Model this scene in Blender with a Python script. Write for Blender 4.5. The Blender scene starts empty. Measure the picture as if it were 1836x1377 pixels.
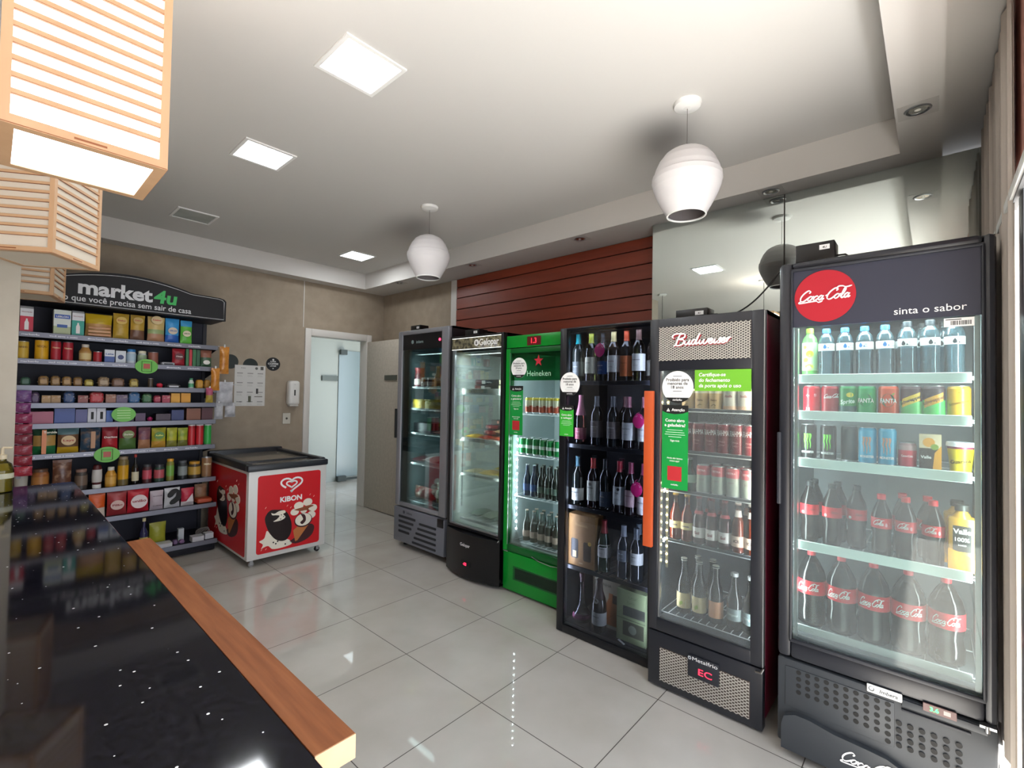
import bpy, bmesh, math, random
from mathutils import Matrix, Vector
PI = math.pi
random.seed(7)
SC = bpy.context.scene
COL = SC.collection

# ------------------------------------------------------------------ camera
CAM_H = 1.46
YAW, PITCH, ROLL, FREL = -0.8382, 0.02124, 0.01729, 0.91758
cam_rot = (Matrix.Rotation(YAW, 4, 'Z') @ Matrix.Rotation(PITCH, 4, 'X') @
           Matrix.Rotation(PI/2, 4, 'X') @ Matrix.Rotation(ROLL, 4, 'Z'))
cam_data = bpy.data.cameras.new('camera')
cam_data.sensor_width = 36.0
cam_data.lens = 18.0*FREL
cam_data.clip_start = 0.02
cam = bpy.data.objects.new('camera', cam_data)
COL.objects.link(cam)
cam.matrix_world = Matrix.Translation((0, 0, CAM_H)) @ cam_rot
SC.camera = cam

# ------------------------------------------------------------------ colour management, world, daylight
SC.view_settings.view_transform = 'Standard'
SC.view_settings.look = 'None'
SC.view_settings.gamma = 1.0
SC.view_settings.use_curve_mapping = False
SC.view_settings.exposure = 0.48
w = bpy.data.worlds.new('world'); SC.world = w; w.use_nodes = True
w.node_tree.nodes['Background'].inputs[0].default_value = (0.80, 0.88, 1.0, 1)
w.node_tree.nodes['Background'].inputs[1].default_value = 3.0
try:
    SC.cycles.use_denoising = True
    SC.cycles.max_bounces = 9
    SC.cycles.diffuse_bounces = 5
    SC.cycles.transparent_max_bounces = 14
    SC.cycles.caustics_reflective = False
    SC.cycles.caustics_refractive = False
    SC.cycles.sample_clamp_indirect = 6.0
except Exception:
    pass

def area_light(name, loc, rot, sx, sy, power, col=(1, 1, 1), spread=PI):
    l = bpy.data.lights.new(name, 'AREA'); l.shape = 'RECTANGLE'; l.size = sx; l.size_y = sy
    l.energy = power; l.color = col; l.spread = spread
    o = bpy.data.objects.new(name, l); COL.objects.link(o); o.location = loc; o.rotation_euler = rot
    return o
# daylight through the open shop front (behind and to the right of the viewer)
area_light('daylight', (0.45, -0.19, 1.15), (PI/2, 0, PI), 3.1, 1.9, 62, (0.95, 0.97, 1.0))
# added area lamp in place of sunlit pavement, brightening the ceiling
area_light('pavement_bounce_fill', (0.3, -1.1, 0.15), (math.radians(142), 0, PI), 4.4, 1.0, 205, (0.96, 0.98, 1.0))
sl = bpy.data.lights.new('sun', 'SUN'); sl.energy = 38.0; sl.angle = math.radians(1.0); sl.color = (1.0, .985, .965)
so = bpy.data.objects.new('sun', sl); COL.objects.link(so); so.location = (0, -2, 6)
so.rotation_euler = Vector((.05, math.cos(math.radians(80)), -math.sin(math.radians(80)))).to_track_quat('-Z', 'Y').to_euler()
area_light('hall_light', (3.9, 6.2, 2.45), (0, 0, 0), 0.6, 0.6, 3.0, (0.80, 0.95, 1.0))

# ------------------------------------------------------------------ materials
def lin(c):
    if isinstance(c, str):
        c = c.lstrip('#'); c = [int(c[i:i+2], 16)/255 for i in (0, 2, 4)]
        c = [x/12.92 if x <= .04045 else ((x+.055)/1.055)**2.4 for x in c]
    return (c[0], c[1], c[2], 1)
MATS = {}
def paint(col, rough=0.45, metal=0.0, emit=0.0, key=None, spec=0.5, coat=0.0):
    k = key or 'paint_%s_%s_%s_%s' % (col if isinstance(col, str) else '%.2f%.2f%.2f' % tuple(col[:3]), rough, metal, emit)
    if k in MATS: return MATS[k]
    m = bpy.data.materials.new(k.replace('#', '')); m.use_nodes = True
    b = m.node_tree.nodes['Principled BSDF']
    b.inputs['Base Color'].default_value = lin(col)
    b.inputs['Roughness'].default_value = rough
    b.inputs['Metallic'].default_value = metal
    b.inputs['Specular IOR Level'].default_value = spec
    b.inputs['Coat Weight'].default_value = coat
    if emit:
        b.inputs['Emission Color'].default_value = lin(col)
        b.inputs['Emission Strength'].default_value = emit
    MATS[k] = m
    return m
def nt(m): return m.node_tree.nodes, m.node_tree.links
def mth(n, l, op, a, b=None, c=None):
    x = n.new('ShaderNodeMath'); x.operation = op
    for i, v in enumerate((a, b, c)):
        if v is None: continue
        if isinstance(v, (int, float)): x.inputs[i].default_value = v
        else: l.new(v, x.inputs[i])
    return x.outputs[0]
def noisy(col, col2, scale, rough=0.5, key='n', stretch=(1, 1, 1), bump=0.0, detail=4, spec=0.5, coat=0.0, lo=.3, hi=.7):
    if key in MATS: return MATS[key]
    m = paint(col, rough, key=key, spec=spec, coat=coat); n, l = nt(m); b = n['Principled BSDF']
    tc = n.new('ShaderNodeTexCoord'); mp = n.new('ShaderNodeMapping'); mp.inputs['Scale'].default_value = stretch
    nz = n.new('ShaderNodeTexNoise'); nz.inputs['Scale'].default_value = scale; nz.inputs['Detail'].default_value = detail
    rp = n.new('ShaderNodeValToRGB'); e = rp.color_ramp.elements
    e[0].position = lo; e[0].color = lin(col); e[1].position = hi; e[1].color = lin(col2)
    l.new(tc.outputs['Object'], mp.inputs[0]); l.new(mp.outputs[0], nz.inputs[0]); l.new(nz.outputs[0], rp.inputs[0])
    l.new(rp.outputs[0], b.inputs['Base Color'])
    if bump:
        bp = n.new('ShaderNodeBump'); bp.inputs['Strength'].default_value = bump; bp.inputs['Distance'].default_value = .01
        l.new(nz.outputs[0], bp.inputs['Height']); l.new(bp.outputs[0], b.inputs['Normal'])
    return m
def glassy(key, tint, refl=1.0, rough=0.0, haze=0.0, hazecol='#d8e0e4'):
    """thin clear sheet: tinted see-through with a fresnel reflection and, if asked, a film of condensation"""
    if key in MATS: return MATS[key]
    m = bpy.data.materials.new(key); m.use_nodes = True; n, l = nt(m)
    for x in list(n): n.remove(x)
    out = n.new('ShaderNodeOutputMaterial'); tr = n.new('ShaderNodeBsdfTransparent'); tr.inputs[0].default_value = lin(tint)
    gl = n.new('ShaderNodeBsdfGlossy'); gl.inputs['Roughness'].default_value = rough
    fr = n.new('ShaderNodeFresnel'); fr.inputs[0].default_value = 1.45
    f = mth(n, l, 'MULTIPLY', fr.outputs[0], refl)
    mx = n.new('ShaderNodeMixShader'); l.new(f, mx.inputs[0])
    base = tr.outputs[0]
    if haze:
        df = n.new('ShaderNodeBsdfDiffuse'); df.inputs[0].default_value = lin(hazecol)
        tc = n.new('ShaderNodeTexCoord'); nz = n.new('ShaderNodeTexNoise'); nz.inputs['Scale'].default_value = 2.5
        l.new(tc.outputs['Object'], nz.inputs[0])
        hz = mth(n, l, 'MULTIPLY', nz.outputs[0], haze*2)
        m2 = n.new('ShaderNodeMixShader'); l.new(hz, m2.inputs[0]); l.new(tr.outputs[0], m2.inputs[1]); l.new(df.outputs[0], m2.inputs[2])
        base = m2.outputs[0]
    l.new(base, mx.inputs[1]); l.new(gl.outputs[0], mx.inputs[2]); l.new(mx.outputs[0], out.inputs[0])
    MATS[key] = m
    return m

WHITE = paint('#e8e8e6', .5); BLACK = paint('#0c0c0e', .35); CHROME = paint('#c8c8c8', .18, 1.0, key='chrome')
ALU = paint('#b4b6ba', .35, .9, key='aluminium'); INK = paint('#101010', .6); PAPER = paint('#f0f0ee', .6)
GREEN = paint('#37b034', .5); DKGREEN = paint('#0a8f3c', .5)
CLEAR = glassy('door_glass', '#e6efee', 0.75)
PET = glassy('clear_plastic', '#c4dae4', 1.6, .08, haze=.20, hazecol='#7fa2b0')
GLASSB = glassy('clear_bottle_glass', '#b9cfca', 2.2, .04)

# ------------------------------------------------------------------ mesh builder
class MB:
    def __init__(s):
        s.v = []; s.f = []; s.mi = []; s.sm = []; s.mats = []; s.M = Matrix.Identity(4)
    def mat(s, m):
        if m not in s.mats: s.mats.append(m)
        return s.mats.index(m)
    def add(s, vs, fs, m, smooth=False):
        b = len(s.v); i = s.mat(m)
        s.v += [s.M @ Vector(p) for p in vs]
        for f in fs:
            s.f.append([b+k for k in f]); s.mi.append(i); s.sm.append(smooth)
        return s
    def box(s, x0, x1, y0, y1, z0, z1, m, bev=0, seg=2):
        if x0 > x1: x0, x1 = x1, x0
        if y0 > y1: y0, y1 = y1, y0
        if z0 > z1: z0, z1 = z1, z0
        if not bev:
            vs = [(x, y, z) for z in (z0, z1) for y in (y0, y1) for x in (x0, x1)]
            return s.add(vs, [(0, 2, 3, 1), (4, 5, 7, 6), (0, 1, 5, 4), (2, 6, 7, 3), (0, 4, 6, 2), (1, 3, 7, 5)], m)
        bm = bmesh.new(); bmesh.ops.create_cube(bm, size=1)
        for v in bm.verts: v.co = Vector(((x0+x1)/2+v.co.x*(x1-x0), (y0+y1)/2+v.co.y*(y1-y0), (z0+z1)/2+v.co.z*(z1-z0)))
        bev = min(bev, .49*min(x1-x0, y1-y0, z1-z0))
        bmesh.ops.bevel(bm, geom=bm.edges[:], offset=bev, segments=seg, profile=.5, affect='EDGES')
        bm.verts.index_update()
        s.add([v.co[:] for v in bm.verts], [[v.index for v in f.verts] for f in bm.faces], m, True)
        bm.free(); return s
    def lathe(s, prof, m, c=(0, 0, 0), seg=20, caps=(True, True), flat=False):
        """prof: (r, z) or (r, z, material from here upwards)"""
        cur = m; rings = []
        for p in prof: rings.append([(c[0]+p[0]*math.cos(2*PI*k/seg), c[1]+p[0]*math.sin(2*PI*k/seg), c[2]+p[1]) for k in range(seg)])
        for i in range(len(prof)-1):
            if len(prof[i]) > 2: cur = prof[i][2]
            s.add(rings[i]+rings[i+1], [(k, (k+1) % seg, seg+(k+1) % seg, seg+k) for k in range(seg)], cur, not flat)
        if caps[0] and prof[0][0] > 1e-5: s.add(rings[0], [list(range(seg))[::-1]], prof[0][2] if len(prof[0]) > 2 else m)
        if caps[1] and prof[-1][0] > 1e-5: s.add(rings[-1], [list(range(seg))], cur)
        return s
    def prism(s, poly, y0, y1, m, bev=0):
        """outline in x-z (counter-clockwise seen from -y), extruded from y0 (front) to y1"""
        n = len(poly)
        vs = [(p[0], y0, p[1]) for p in poly]+[(p[0], y1, p[1]) for p in poly]
        fs = [list(range(n)), list(range(2*n-1, n-1, -1))]+[(i, n+i, n+(i+1) % n, (i+1) % n) for i in range(n)]
        return s.add(vs, fs, m)
    def disc(s, cx, cz, r, y0, y1, m, rz=None, seg=28):
        return s.prism([(cx+r*math.cos(2*PI*k/seg), cz+(rz or r)*math.sin(2*PI*k/seg)) for k in range(seg)], y0, y1, m)
    def rrect(s, x0, x1, z0, z1, r, y0, y1, m, n=5):
        return s.prism(rr(x0, x1, z0, z1, r, n), y0, y1, m)
    def tube(s, pts, r, m, seg=8, closed=False):
        pts = [Vector(p) for p in pts]; rings = []; N = len(pts)
        up = None
        for i, p in enumerate(pts):
            if closed: t = pts[(i+1) % N]-pts[i-1]
            else: t = pts[min(i+1, N-1)]-pts[max(i-1, 0)]
            t.normalize()
            if up is None or abs(up.dot(t)) > .98: up = Vector((0, 0, 1)) if abs(t.z) < .9 else Vector((1, 0, 0))
            a = t.cross(up).normalized(); b = a.cross(t).normalized(); up = b
            rr_ = r[i] if isinstance(r, (list, tuple)) else r
            rings.append([p+a*rr_*math.cos(2*PI*k/seg)+b*rr_*math.sin(2*PI*k/seg) for k in range(seg)])
        vs = [q for g in rings for q in g]; fs = []
        for i in range(N if closed else N-1):
            j = (i+1) % N
            fs += [(i*seg+k, j*seg+k, j*seg+(k+1) % seg, i*seg+(k+1) % seg) for k in range(seg)]
        if not closed: fs += [list(range(seg)), list(range((N-1)*seg, N*seg))[::-1]]
        return s.add(vs, fs, m, True)
    def flat(s, vs2, fs, m, y, wrap=None, lift=.0004):
        """2-D shapes (x, z) laid on the front plane y, or wrapped round an upright cylinder (cx, cy, r)"""
        if wrap:
            cx, cy, r = wrap
            vs = []
            for x, z in vs2:
                R_ = (r(z) if callable(r) else r)+lift; a = x/R_
                vs.append((cx+R_*math.sin(a), cy-R_*math.cos(a), z))
        else: vs = [(x, y-lift, z) for x, z in vs2]
        return s.add(vs, fs, m)
    def text(s, t, size, x, z, y, m, align='C', bold=0.0, width=None, wrap=None, shear=0.0, rot=0.0, lift=.0006):
        vs, fs, x0, x1 = glyphs(t, bold, shear)
        sc = size; sx = size
        if width: sx = width/max(1e-6, (x1-x0))
        ox = {'C': -(x0+x1)/2, 'L': -x0, 'R': -x1}[align]
        ca, sa = math.cos(rot), math.sin(rot); out = []
        for a, b in vs:
            px, pz = (a+ox)*sx, b*sc
            out.append((x+px*ca-pz*sa, z+px*sa+pz*ca))
        return s.flat(out, fs, m, y, wrap, lift)
    def ink(s, strokes, size, x, z, y, m, wrap=None, rot=0.0, wmin=.13, wmax=.40, nib=2.45, shear=.32, width=None, lift=.0008, sub=5):
        """hand lettering: smooth strokes drawn with a broad nib"""
        xs = [p[0]+p[1]*shear for st in strokes for p in st]; x0, x1 = min(xs), max(xs)
        sx = width/(x1-x0) if width else size
        sz = size if size else sx
        ca, sa = math.cos(rot), math.sin(rot)
        for si, st in enumerate(strokes):
            P = spline(st, sub); N = len(P); L = []; Rr = []
            for i in range(N):
                a = P[max(i-1, 0)]; b = P[min(i+1, N-1)]
                dx, dz = b[0]-a[0], b[1]-a[1]; d = math.hypot(dx, dz) or 1
                wd = (wmin+(wmax-wmin)*abs(math.sin(math.atan2(dz, dx)-nib)))/2
                e = min(1, .35+min(i, N-1-i)*.35)
                nx, nz = -dz/d*wd*e, dx/d*wd*e
                for arr, sg in ((L, 1), (Rr, -1)):
                    qx, qz = P[i][0]+sg*nx, P[i][1]+sg*nz
                    qx = (qx+qz*shear-(x0+x1)/2)*sx; qz *= sz
                    arr.append((x+qx*ca-qz*sa, z+qx*sa+qz*ca))
            vs = []
            for i, (qx, qz) in enumerate(L+Rr):     # each stroke crosses its neighbours a hair in front of them
                e = lift+.00025*si+.0006*((i % N)/N)
                if wrap:
                    cx, cy, r = wrap; R_ = (r(qz) if callable(r) else r)+e; a = qx/R_
                    vs.append((cx+R_*math.sin(a), cy-R_*math.cos(a), qz))
                else: vs.append((qx, y-e, qz))
            s.add(vs, [(i, i+1, N+i+1, N+i) for i in range(N-1)], m)
        return s
    def mesh(s, name):
        me = bpy.data.meshes.new(name); me.from_pydata([tuple(v) for v in s.v], [], s.f)
        for m in s.mats: me.materials.append(m)
        me.polygons.foreach_set('material_index', s.mi); me.polygons.foreach_set('use_smooth', s.sm)
        me.validate(); me.update()
        try: me.set_sharp_from_angle(angle=math.radians(38))
        except Exception: pass
        return me
    def build(s, name, parent=None, label=None):
        o = bpy.data.objects.new(name, s.mesh(name)); COL.objects.link(o)
        if parent is not None: o.parent = parent
        if label: o['label'] = label
        return o
def rr(x0, x1, z0, z1, r, n=5):
    P = []
    for cx, cz, a0 in ((x1-r, z1-r, 0), (x0+r, z1-r, PI/2), (x0+r, z0+r, PI), (x1-r, z0+r, 1.5*PI)):
        P += [(cx+r*math.cos(a0+PI/2*k/n), cz+r*math.sin(a0+PI/2*k/n)) for k in range(n+1)]
    return P
def spline(p, sub=5):
    out = []
    for i in range(len(p)-1):
        p0 = p[max(i-1, 0)]; p1 = p[i]; p2 = p[i+1]; p3 = p[min(i+2, len(p)-1)]
        for k in range(sub):
            t = k/sub
            out.append(tuple(.5*((2*p1[j])+(-p0[j]+p2[j])*t+(2*p0[j]-5*p1[j]+4*p2[j]-p3[j])*t*t+(-p0[j]+3*p1[j]-3*p2[j]+p3[j])*t**3) for j in range(len(p1))))
    out.append(tuple(p[-1])); return out
_G = {}
def glyphs(t, bold=0.0, shear=0.0):
    k = (t, bold, shear)
    if k in _G: return _G[k]
    cu = bpy.data.curves.new('lettering', 'FONT'); cu.body = t; cu.size = 1.0; cu.resolution_u = 3
    cu.offset = bold; cu.shear = shear; cu.fill_mode = 'FRONT' if hasattr(cu, 'fill_mode') else cu.fill_mode
    o = bpy.data.objects.new('lettering', cu); COL.objects.link(o)
    dg = bpy.context.evaluated_depsgraph_get(); me = o.evaluated_get(dg).to_mesh()
    vs = [(v.co.x, v.co.y) for v in me.vertices]; fs = [list(p.vertices) for p in me.polygons]
    o.evaluated_get(dg).to_mesh_clear(); bpy.data.objects.remove(o); bpy.data.curves.remove(cu)
    x0 = min([v[0] for v in vs] or [0]); x1 = max([v[0] for v in vs] or [1])
    _G[k] = (vs, fs, x0, x1); return _G[k]

# ------------------------------------------------------------------ scene bookkeeping
def tag(o, label, cat, group=None, kind=None):
    if label: o['label'] = label
    if cat: o['category'] = cat
    if group: o['group'] = group
    if kind: o['kind'] = kind
    return o
def thing(name, label, cat, loc=(0, 0, 0), rz=0.0, group=None):
    o = bpy.data.objects.new(name, None); COL.objects.link(o); o.location = loc; o.rotation_euler = (0, 0, rz)
    o.empty_display_size = .05
    return tag(o, label, cat, group)
def struct(name, mb):
    o = mb.build(name); o['kind'] = 'structure'; return o
PROTO = {}
def proto(key, fn, *a, **k):
    """fn returns [(part name, MB, [sub-parts])], the first entry being the thing's own body"""
    if key not in PROTO:
        def cv(L): return [(n_, b_.mesh(n_), cv(sub[0]) if sub else []) for n_, b_, *sub in L]
        PROTO[key] = cv(fn(*a, **k))
    return PROTO[key]
def spawn(pr, name, loc, rz, label, cat, group=None):
    root = bpy.data.objects.new(name, pr[0][1]); COL.objects.link(root); root.location = loc; root.rotation_euler = (0, 0, rz)
    tag(root, label, cat, group)
    for n_, me, sub in list(pr[1:])+list(pr[0][2]):
        c = bpy.data.objects.new(n_, me); COL.objects.link(c); c.parent = root
        for n2, me2, _ in sub:
            d = bpy.data.objects.new(n2, me2); COL.objects.link(d); d.parent = c
    return root
class Frame:
    """a cabinet's own axes: u along its front, d into its depth, z up"""
    def __init__(s, X, Y, rz=-PI/2): s.X, s.Y, s.rz = X, Y, rz
    def loc(s, u, d, z):
        c, sn = math.cos(s.rz), math.sin(s.rz)
        return (s.X+u*c-d*sn, s.Y+u*sn+d*c, z)

# ------------------------------------------------------------------ script lettering
def sh(st, dx, dz=0, k=1.0): return [(p[0]*k+dx, p[1]*k+dz) for p in st]
g_o = [(.95, .85), (.6, 1.0), (.2, .7), (.15, .2), (.5, -.03), (.9, .25), (1.0, .7), (.8, 1.0), (1.0, .88), (1.35, .95)]
g_c = [(.95, .75), (.72, 1.0), (.3, .8), (.12, .3), (.4, -.03), (.8, .12), (1.2, .55)]
g_a = [(.9, .85), (.5, 1.0), (.15, .6), (.2, .08), (.5, -.02), (.82, .4), (.95, 1.0), (.85, .3), (.98, -.02), (1.35, .3)]
g_l = [(-.05, .3), (.4, 1.0), (.62, 1.9), (.48, 2.3), (.3, 1.9), (.2, .9), (.25, .12), (.5, -.03), (.9, .3)]
g_C = [(1.75, 1.75), (1.9, 2.2), (1.35, 2.45), (.6, 1.8), (.22, .9), (.4, .1), (1.0, -.08), (1.6, .35), (1.9, .75)]
COCA = [g_C, sh(g_o, 1.75), sh(g_c, 3.0), sh(g_a, 4.05), [(5.45, .85), (5.85, .95)],
        sh(g_C, 5.7), sh(g_o, 7.35), sh(g_l, 8.65), sh(g_a, 9.35),
        [(.5, -.02), (.2, -.45), (.9, -.5), (2.6, -.35), (3.9, -.3), (4.5, -.62), (5.3, -.35)],
        [(7.3, 2.2), (7.6, 2.75), (8.4, 2.75), (9.2, 2.45), (10.3, 2.65)]]
COLA = [sh(g_C, 0), sh(g_o, 1.65), sh(g_l, 2.95), sh(g_a, 3.65), [(1.6, 2.2), (1.9, 2.75), (2.7, 2.75), (3.5, 2.45), (4.6, 2.65)]]
BUDW = [[(.1, 1.5), (-.35, 1.75), (-.1, 2.3), (.9, 2.4), (2.0, 2.3)], [(1.1, 2.35), (.9, 1.2), (.75, .1), (.3, -.1)],
        [(1.0, 2.2), (1.9, 2.3), (2.1, 1.6), (1.2, 1.2), (2.1, 1.0), (2.1, .2), (1.3, -.1), (.7, .1)],
        [(2.4, .9), (2.5, .2), (2.8, 0), (3.2, .5), (3.3, 1.0), (3.25, .2), (3.5, 0), (3.8, .4)],
        [(4.5, .85), (4.1, 1.0), (3.8, .5), (3.95, .05), (4.3, .1), (4.6, 1.0), (4.85, 2.2), (4.6, .5), (4.75, 0), (5.1, .4)],
        [(5.2, .9), (5.25, .2), (5.55, .0), (5.9, .5), (6.0, .95), (6.0, .2), (6.3, 0), (6.7, .5), (6.8, 1.0), (7.1, .85)],
        [(6.95, .35), (7.5, .6), (7.45, .98), (7.1, .8), (7.05, .2), (7.4, -.02), (7.9, .4)],
        [(8.0, .95), (7.95, .2), (8.2, 0), (8.6, .5)], [(8.6, .5), (9.0, 1.05), (8.95, .5), (9.0, .05), (8.6, .02)],
        [(9.1, .3), (9.75, .6), (9.7, .98), (9.35, .8), (9.3, .2), (9.65, -.02), (10.1, .4)],
        [(10.1, .4), (10.3, 1.05), (10.25, .0)], [(10.28, .5), (10.5, .95), (10.85, .95)]]
# ------------------------------------------------------------------ room shell
XR, XM, YB, YF, XL = 3.45, 3.23, 5.40, -0.20, -2.3
ZS, ZC = 2.72, 2.91
def tile_floor():
    m = paint('#a8a39b', .03, key='porcelain_tiles', spec=.6); n, l = nt(m); b = n['Principled BSDF']
    tc = n.new('ShaderNodeTexCoord'); sp = n.new('ShaderNodeSeparateXYZ'); l.new(tc.outputs['Object'], sp.inputs[0])
    ds = []
    for i, off in ((0, .395), (1, .393)):
        t = mth(n, l, 'DIVIDE', mth(n, l, 'SUBTRACT', sp.outputs[i], off), .6)
        ds.append(mth(n, l, 'PINGPONG', t, .5))
    d = mth(n, l, 'MINIMUM', ds[0], ds[1])
    line = mth(n, l, 'LESS_THAN', d, .0034)
    nz = n.new('ShaderNodeTexNoise'); nz.inputs['Scale'].default_value = 3; nz.inputs['Detail'].default_value = 6
    l.new(tc.outputs['Object'], nz.inputs[0])
    rp = n.new('ShaderNodeValToRGB'); e = rp.color_ramp.elements
    e[0].position = .3; e[0].color = lin('#b4afa6'); e[1].position = .7; e[1].color = lin('#c0bcb5'); l.new(nz.outputs[0], rp.inputs[0])
    mx = n.new('ShaderNodeMixRGB'); l.new(line, mx.inputs[0]); l.new(rp.outputs[0], mx.inputs[1]); mx.inputs[2].default_value = lin('#3c362f')
    l.new(mx.outputs[0], b.inputs['Base Color'])
    l.new(mth(n, l, 'ADD', mth(n, l, 'MULTIPLY', line, .5), .028), b.inputs['Roughness'])
    return m
FLOORM = tile_floor()
struct('floor', MB().box(XL, 5.0, -2.0, 7.3, -.05, 0, FLOORM))
CEIL = paint('#c9c7c4', .85, key='ceiling_paint'); SOFF = paint('#c9c6c2', .8, key='soffit_paint')
mb = MB()
mb.box(XL, 3.07, .129, 5.23, ZC, ZC+.05, CEIL)
struct('ceiling', mb)
mb = MB()
mb.box(3.07, XR+.1, -.017, YB+.1, ZS, ZC+.05, SOFF)
mb.box(XL, 3.07, 5.23, YB+.1, ZS, ZC+.05, SOFF)
mb.box(XL, 3.07, -.017, .129, ZS, ZC+.05, SOFF)
mb.box(XL, XR+.1, YF-.1, -.017, ZS+.07, ZC+.05, SOFF)
mb.box(XL, XR+.1, -.032, -.017, ZS, ZS+.07, SOFF)
struct('ceiling_soffit', mb)
WALLP = noisy('#8f8170', '#9b8d7b', 9, .75, 'beige_wallpaper', bump=.25, detail=8)
WALLP2 = noisy('#a29a8c', '#aaa294', 9, .8, 'pale_pillar_plaster', bump=.1, detail=6)
TRIM = paint('#c9c5bf', .4, key='white_door_trim')
# back wall with its doorway
DX0, DX1, DZ = 2.485, 3.20, 2.10
mb = MB()
mb.box(XL, DX0-.01, YB, YB+.12, 0, ZS, WALLP); mb.box(DX1+.01, XR, YB, YB+.12, 0, ZS, WALLP); mb.box(DX0-.01, DX1+.01, YB, YB+.12, DZ+.01, ZS, WALLP)
struct('wall_back', mb)
struct('trim_1', MB().box(2.390, 2.398, YB-.006, YB, 2.19, ZS, TRIM))
mb = MB()
mb.box(DX0-.07, DX0, YB-.02, YB+.14, 0, DZ+.08, TRIM, .004); mb.box(DX1, DX1+.07, YB-.02, YB+.14, 0, DZ+.08, TRIM, .004)
mb.box(DX0, DX1, YB-.02, YB+.14, DZ, DZ+.08, TRIM, .004)
struct('trim_2', mb)
# open door leaf with a steel bar
DOORM = noisy('#aca497', '#b6aea1', 30, .6, 'cream_door_paint')
dl = struct('door_1', MB().box(3.203, 3.238, 4.60, 5.37, .008, 2.085, DOORM, .003))
mb = MB().box(3.191, 3.203, 4.70, 4.95, 1.60, 1.66, paint('#6a6a62', .35, .7)); mb.build('door_rail', dl, 'short brushed steel bar')
# hall behind the doorway
HALLW = paint('#7f8a84', .8, key='hall_wall'); HALLP = paint('#98a09c', .8, key='hall_back')
mb = MB(); mb.box(2.0, 4.9, 7.2, 7.3, 0, 2.6, HALLP); mb.box(1.9, 2.0, YB+.12, 7.3, 0, 2.6, HALLW); mb.box(4.9, 5.0, YB+.12, 7.3, 0, 2.6, HALLW)
struct('wall_hall', mb)
struct('ceiling_hall', MB().box(1.9, 5.0, YB+.12, 7.3, 2.6, 2.65, CEIL))
FROST = paint('#74868a', .25, key='frosted_glass', spec=.8)
fd = struct('door_2', MB().box(3.78, 4.45, 7.18, 7.192, .06, 2.12, FROST))
dk = paint('#3a403e', .4, .6)
MB().box(3.77, 3.88, 7.10, 7.15, 2.05, 2.13, dk).build('door_fitting', fd)
mb = MB().box(3.76, 3.90, 7.08, 7.15, .01, .09, dk); mb.box(3.9, 4.15, 7.10, 7.14, .02, .045, dk); mb.build('door_fitting', fd)
pl = struct('wall_hall_rail', MB().box(3.50, 3.76, 7.17, 7.2, 1.62, 1.70, paint('#4d544f', .4, .5)))
# right wall: wallpaper, white strip, grooved timber, mirror box
struct('wall_right', MB().box(XR, XR+.1, YF-.1, YB+.12, 0, ZS, WALLP))
struct('trim_3', MB().box(XR-.02, XR, 3.935, 4.025, 0, ZS, TRIM))
WOODR = noisy('#7a3523', '#8e402a', 6, .42, 'red_timber', stretch=(1, .35, 2.5), detail=6, spec=.4)
mb = MB(); zt = ZS-.002; k = 0
zs = [2.718, 2.624, 2.504, 2.381, 2.259]
while zs[-1] > .1: zs.append(zs[-1]-.1225)
for a, b_ in zip(zs, zs[1:]):
    mb.box(XR-.018, XR-.004, 1.50, 3.935, b_+.004, a-.004, WOODR, .002, 1)
mb.box(XR-.004, XR, 1.50, 3.935, .02, 2.718, paint('#2a0f0a', .7))
struct('wall_timber_cladding', mb)
struct('wall_mirror_box', MB().box(XM+.012, XR, YF, 1.535, 0, ZS, paint('#8d8981', .7)))
MIR = paint('#e2ebe8', .015, 1.0, key='mirror_silver', spec=.5)
for a, b_, lab in ((.684, 1.54, 'tall mirror panel on the wall behind the two nearest fridges, beside the timber cladding'), (-.185, .680, 'tall mirror panel on the wall right above the largest black fridge')):
    t = thing('wall_mirror', lab, 'mirror', (XM, (a+b_)/2, .9)); hh = (b_-a)/2
    MB().box(0, .012, -hh+.0015, hh-.0015, 0, ZS-.9-.004, MIR).build('mirror_pane', t)
    MB().box(-.003, .012, -hh, -hh+.0015, 0, ZS-.9-.004, paint('#20201e', .4)).build('mirror_edge', t)
# front wall: red lintel, head rail, dark door post; open doorway
REDW = noisy('#bb8478', '#c28d80', 4, .75, 'flare_washed_red')  # red lightened: the wash of lens flare is put into the colour
struct('wall_front', MB().box(XL, 3.05, YF-.02, YF, 2.16, ZS+.07, REDW))
struct('wall_front_pier', MB().box(2.72, XR, YF-.12, YF, 0, ZS+.07, paint('#c3b8aa', .8)))
mb = MB().box(XL, 2.68, YF, YF+.028, 2.085, 2.12, WHITE, .006); mb.box(XL, 2.68, YF+.004, YF+.02, 2.075, 2.085, paint('#606060', .5))
struct('trim_4', mb)
struct('trim_5', MB().box(1.96, 2.045, YF-.03, YF+.012, 0, 2.075, paint('#3c3b3e', .45), .006))
struct('wall_left', MB().box(XL-.1, XL, -2, YB+.12, 0, ZC+.05, WALLP))
mb = MB()
CURT = noisy('#bdb3aa', '#c9c0b6', 40, .9, 'beige_curtain', stretch=(1, 1, .03))
cv = MB(); N = 60; pts = []
for i in range(N+1):
    x = 2.09+(3.19-2.09)*i/N; pts.append((x, -.180+.008*math.sin(i*.9)+.004*math.sin(i*2.3)))
vs = [(x, y, z) for z in (.30, ZS+.05) for x, y in pts]+[(x, y-.004, z) for z in (.30, ZS+.05) for x, y in pts]
fs = [(i, i+1, N+1+i+1, N+1+i) for i in range(N)]+[(2*(N+1)+i+1, 2*(N+1)+i, 3*(N+1)+i, 3*(N+1)+i+1) for i in range(N)]
cv.add(vs, fs, CURT, True)
tag(cv.build('curtain'), 'long beige curtain hanging in the corner right of the largest fridge', 'curtain')
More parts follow.
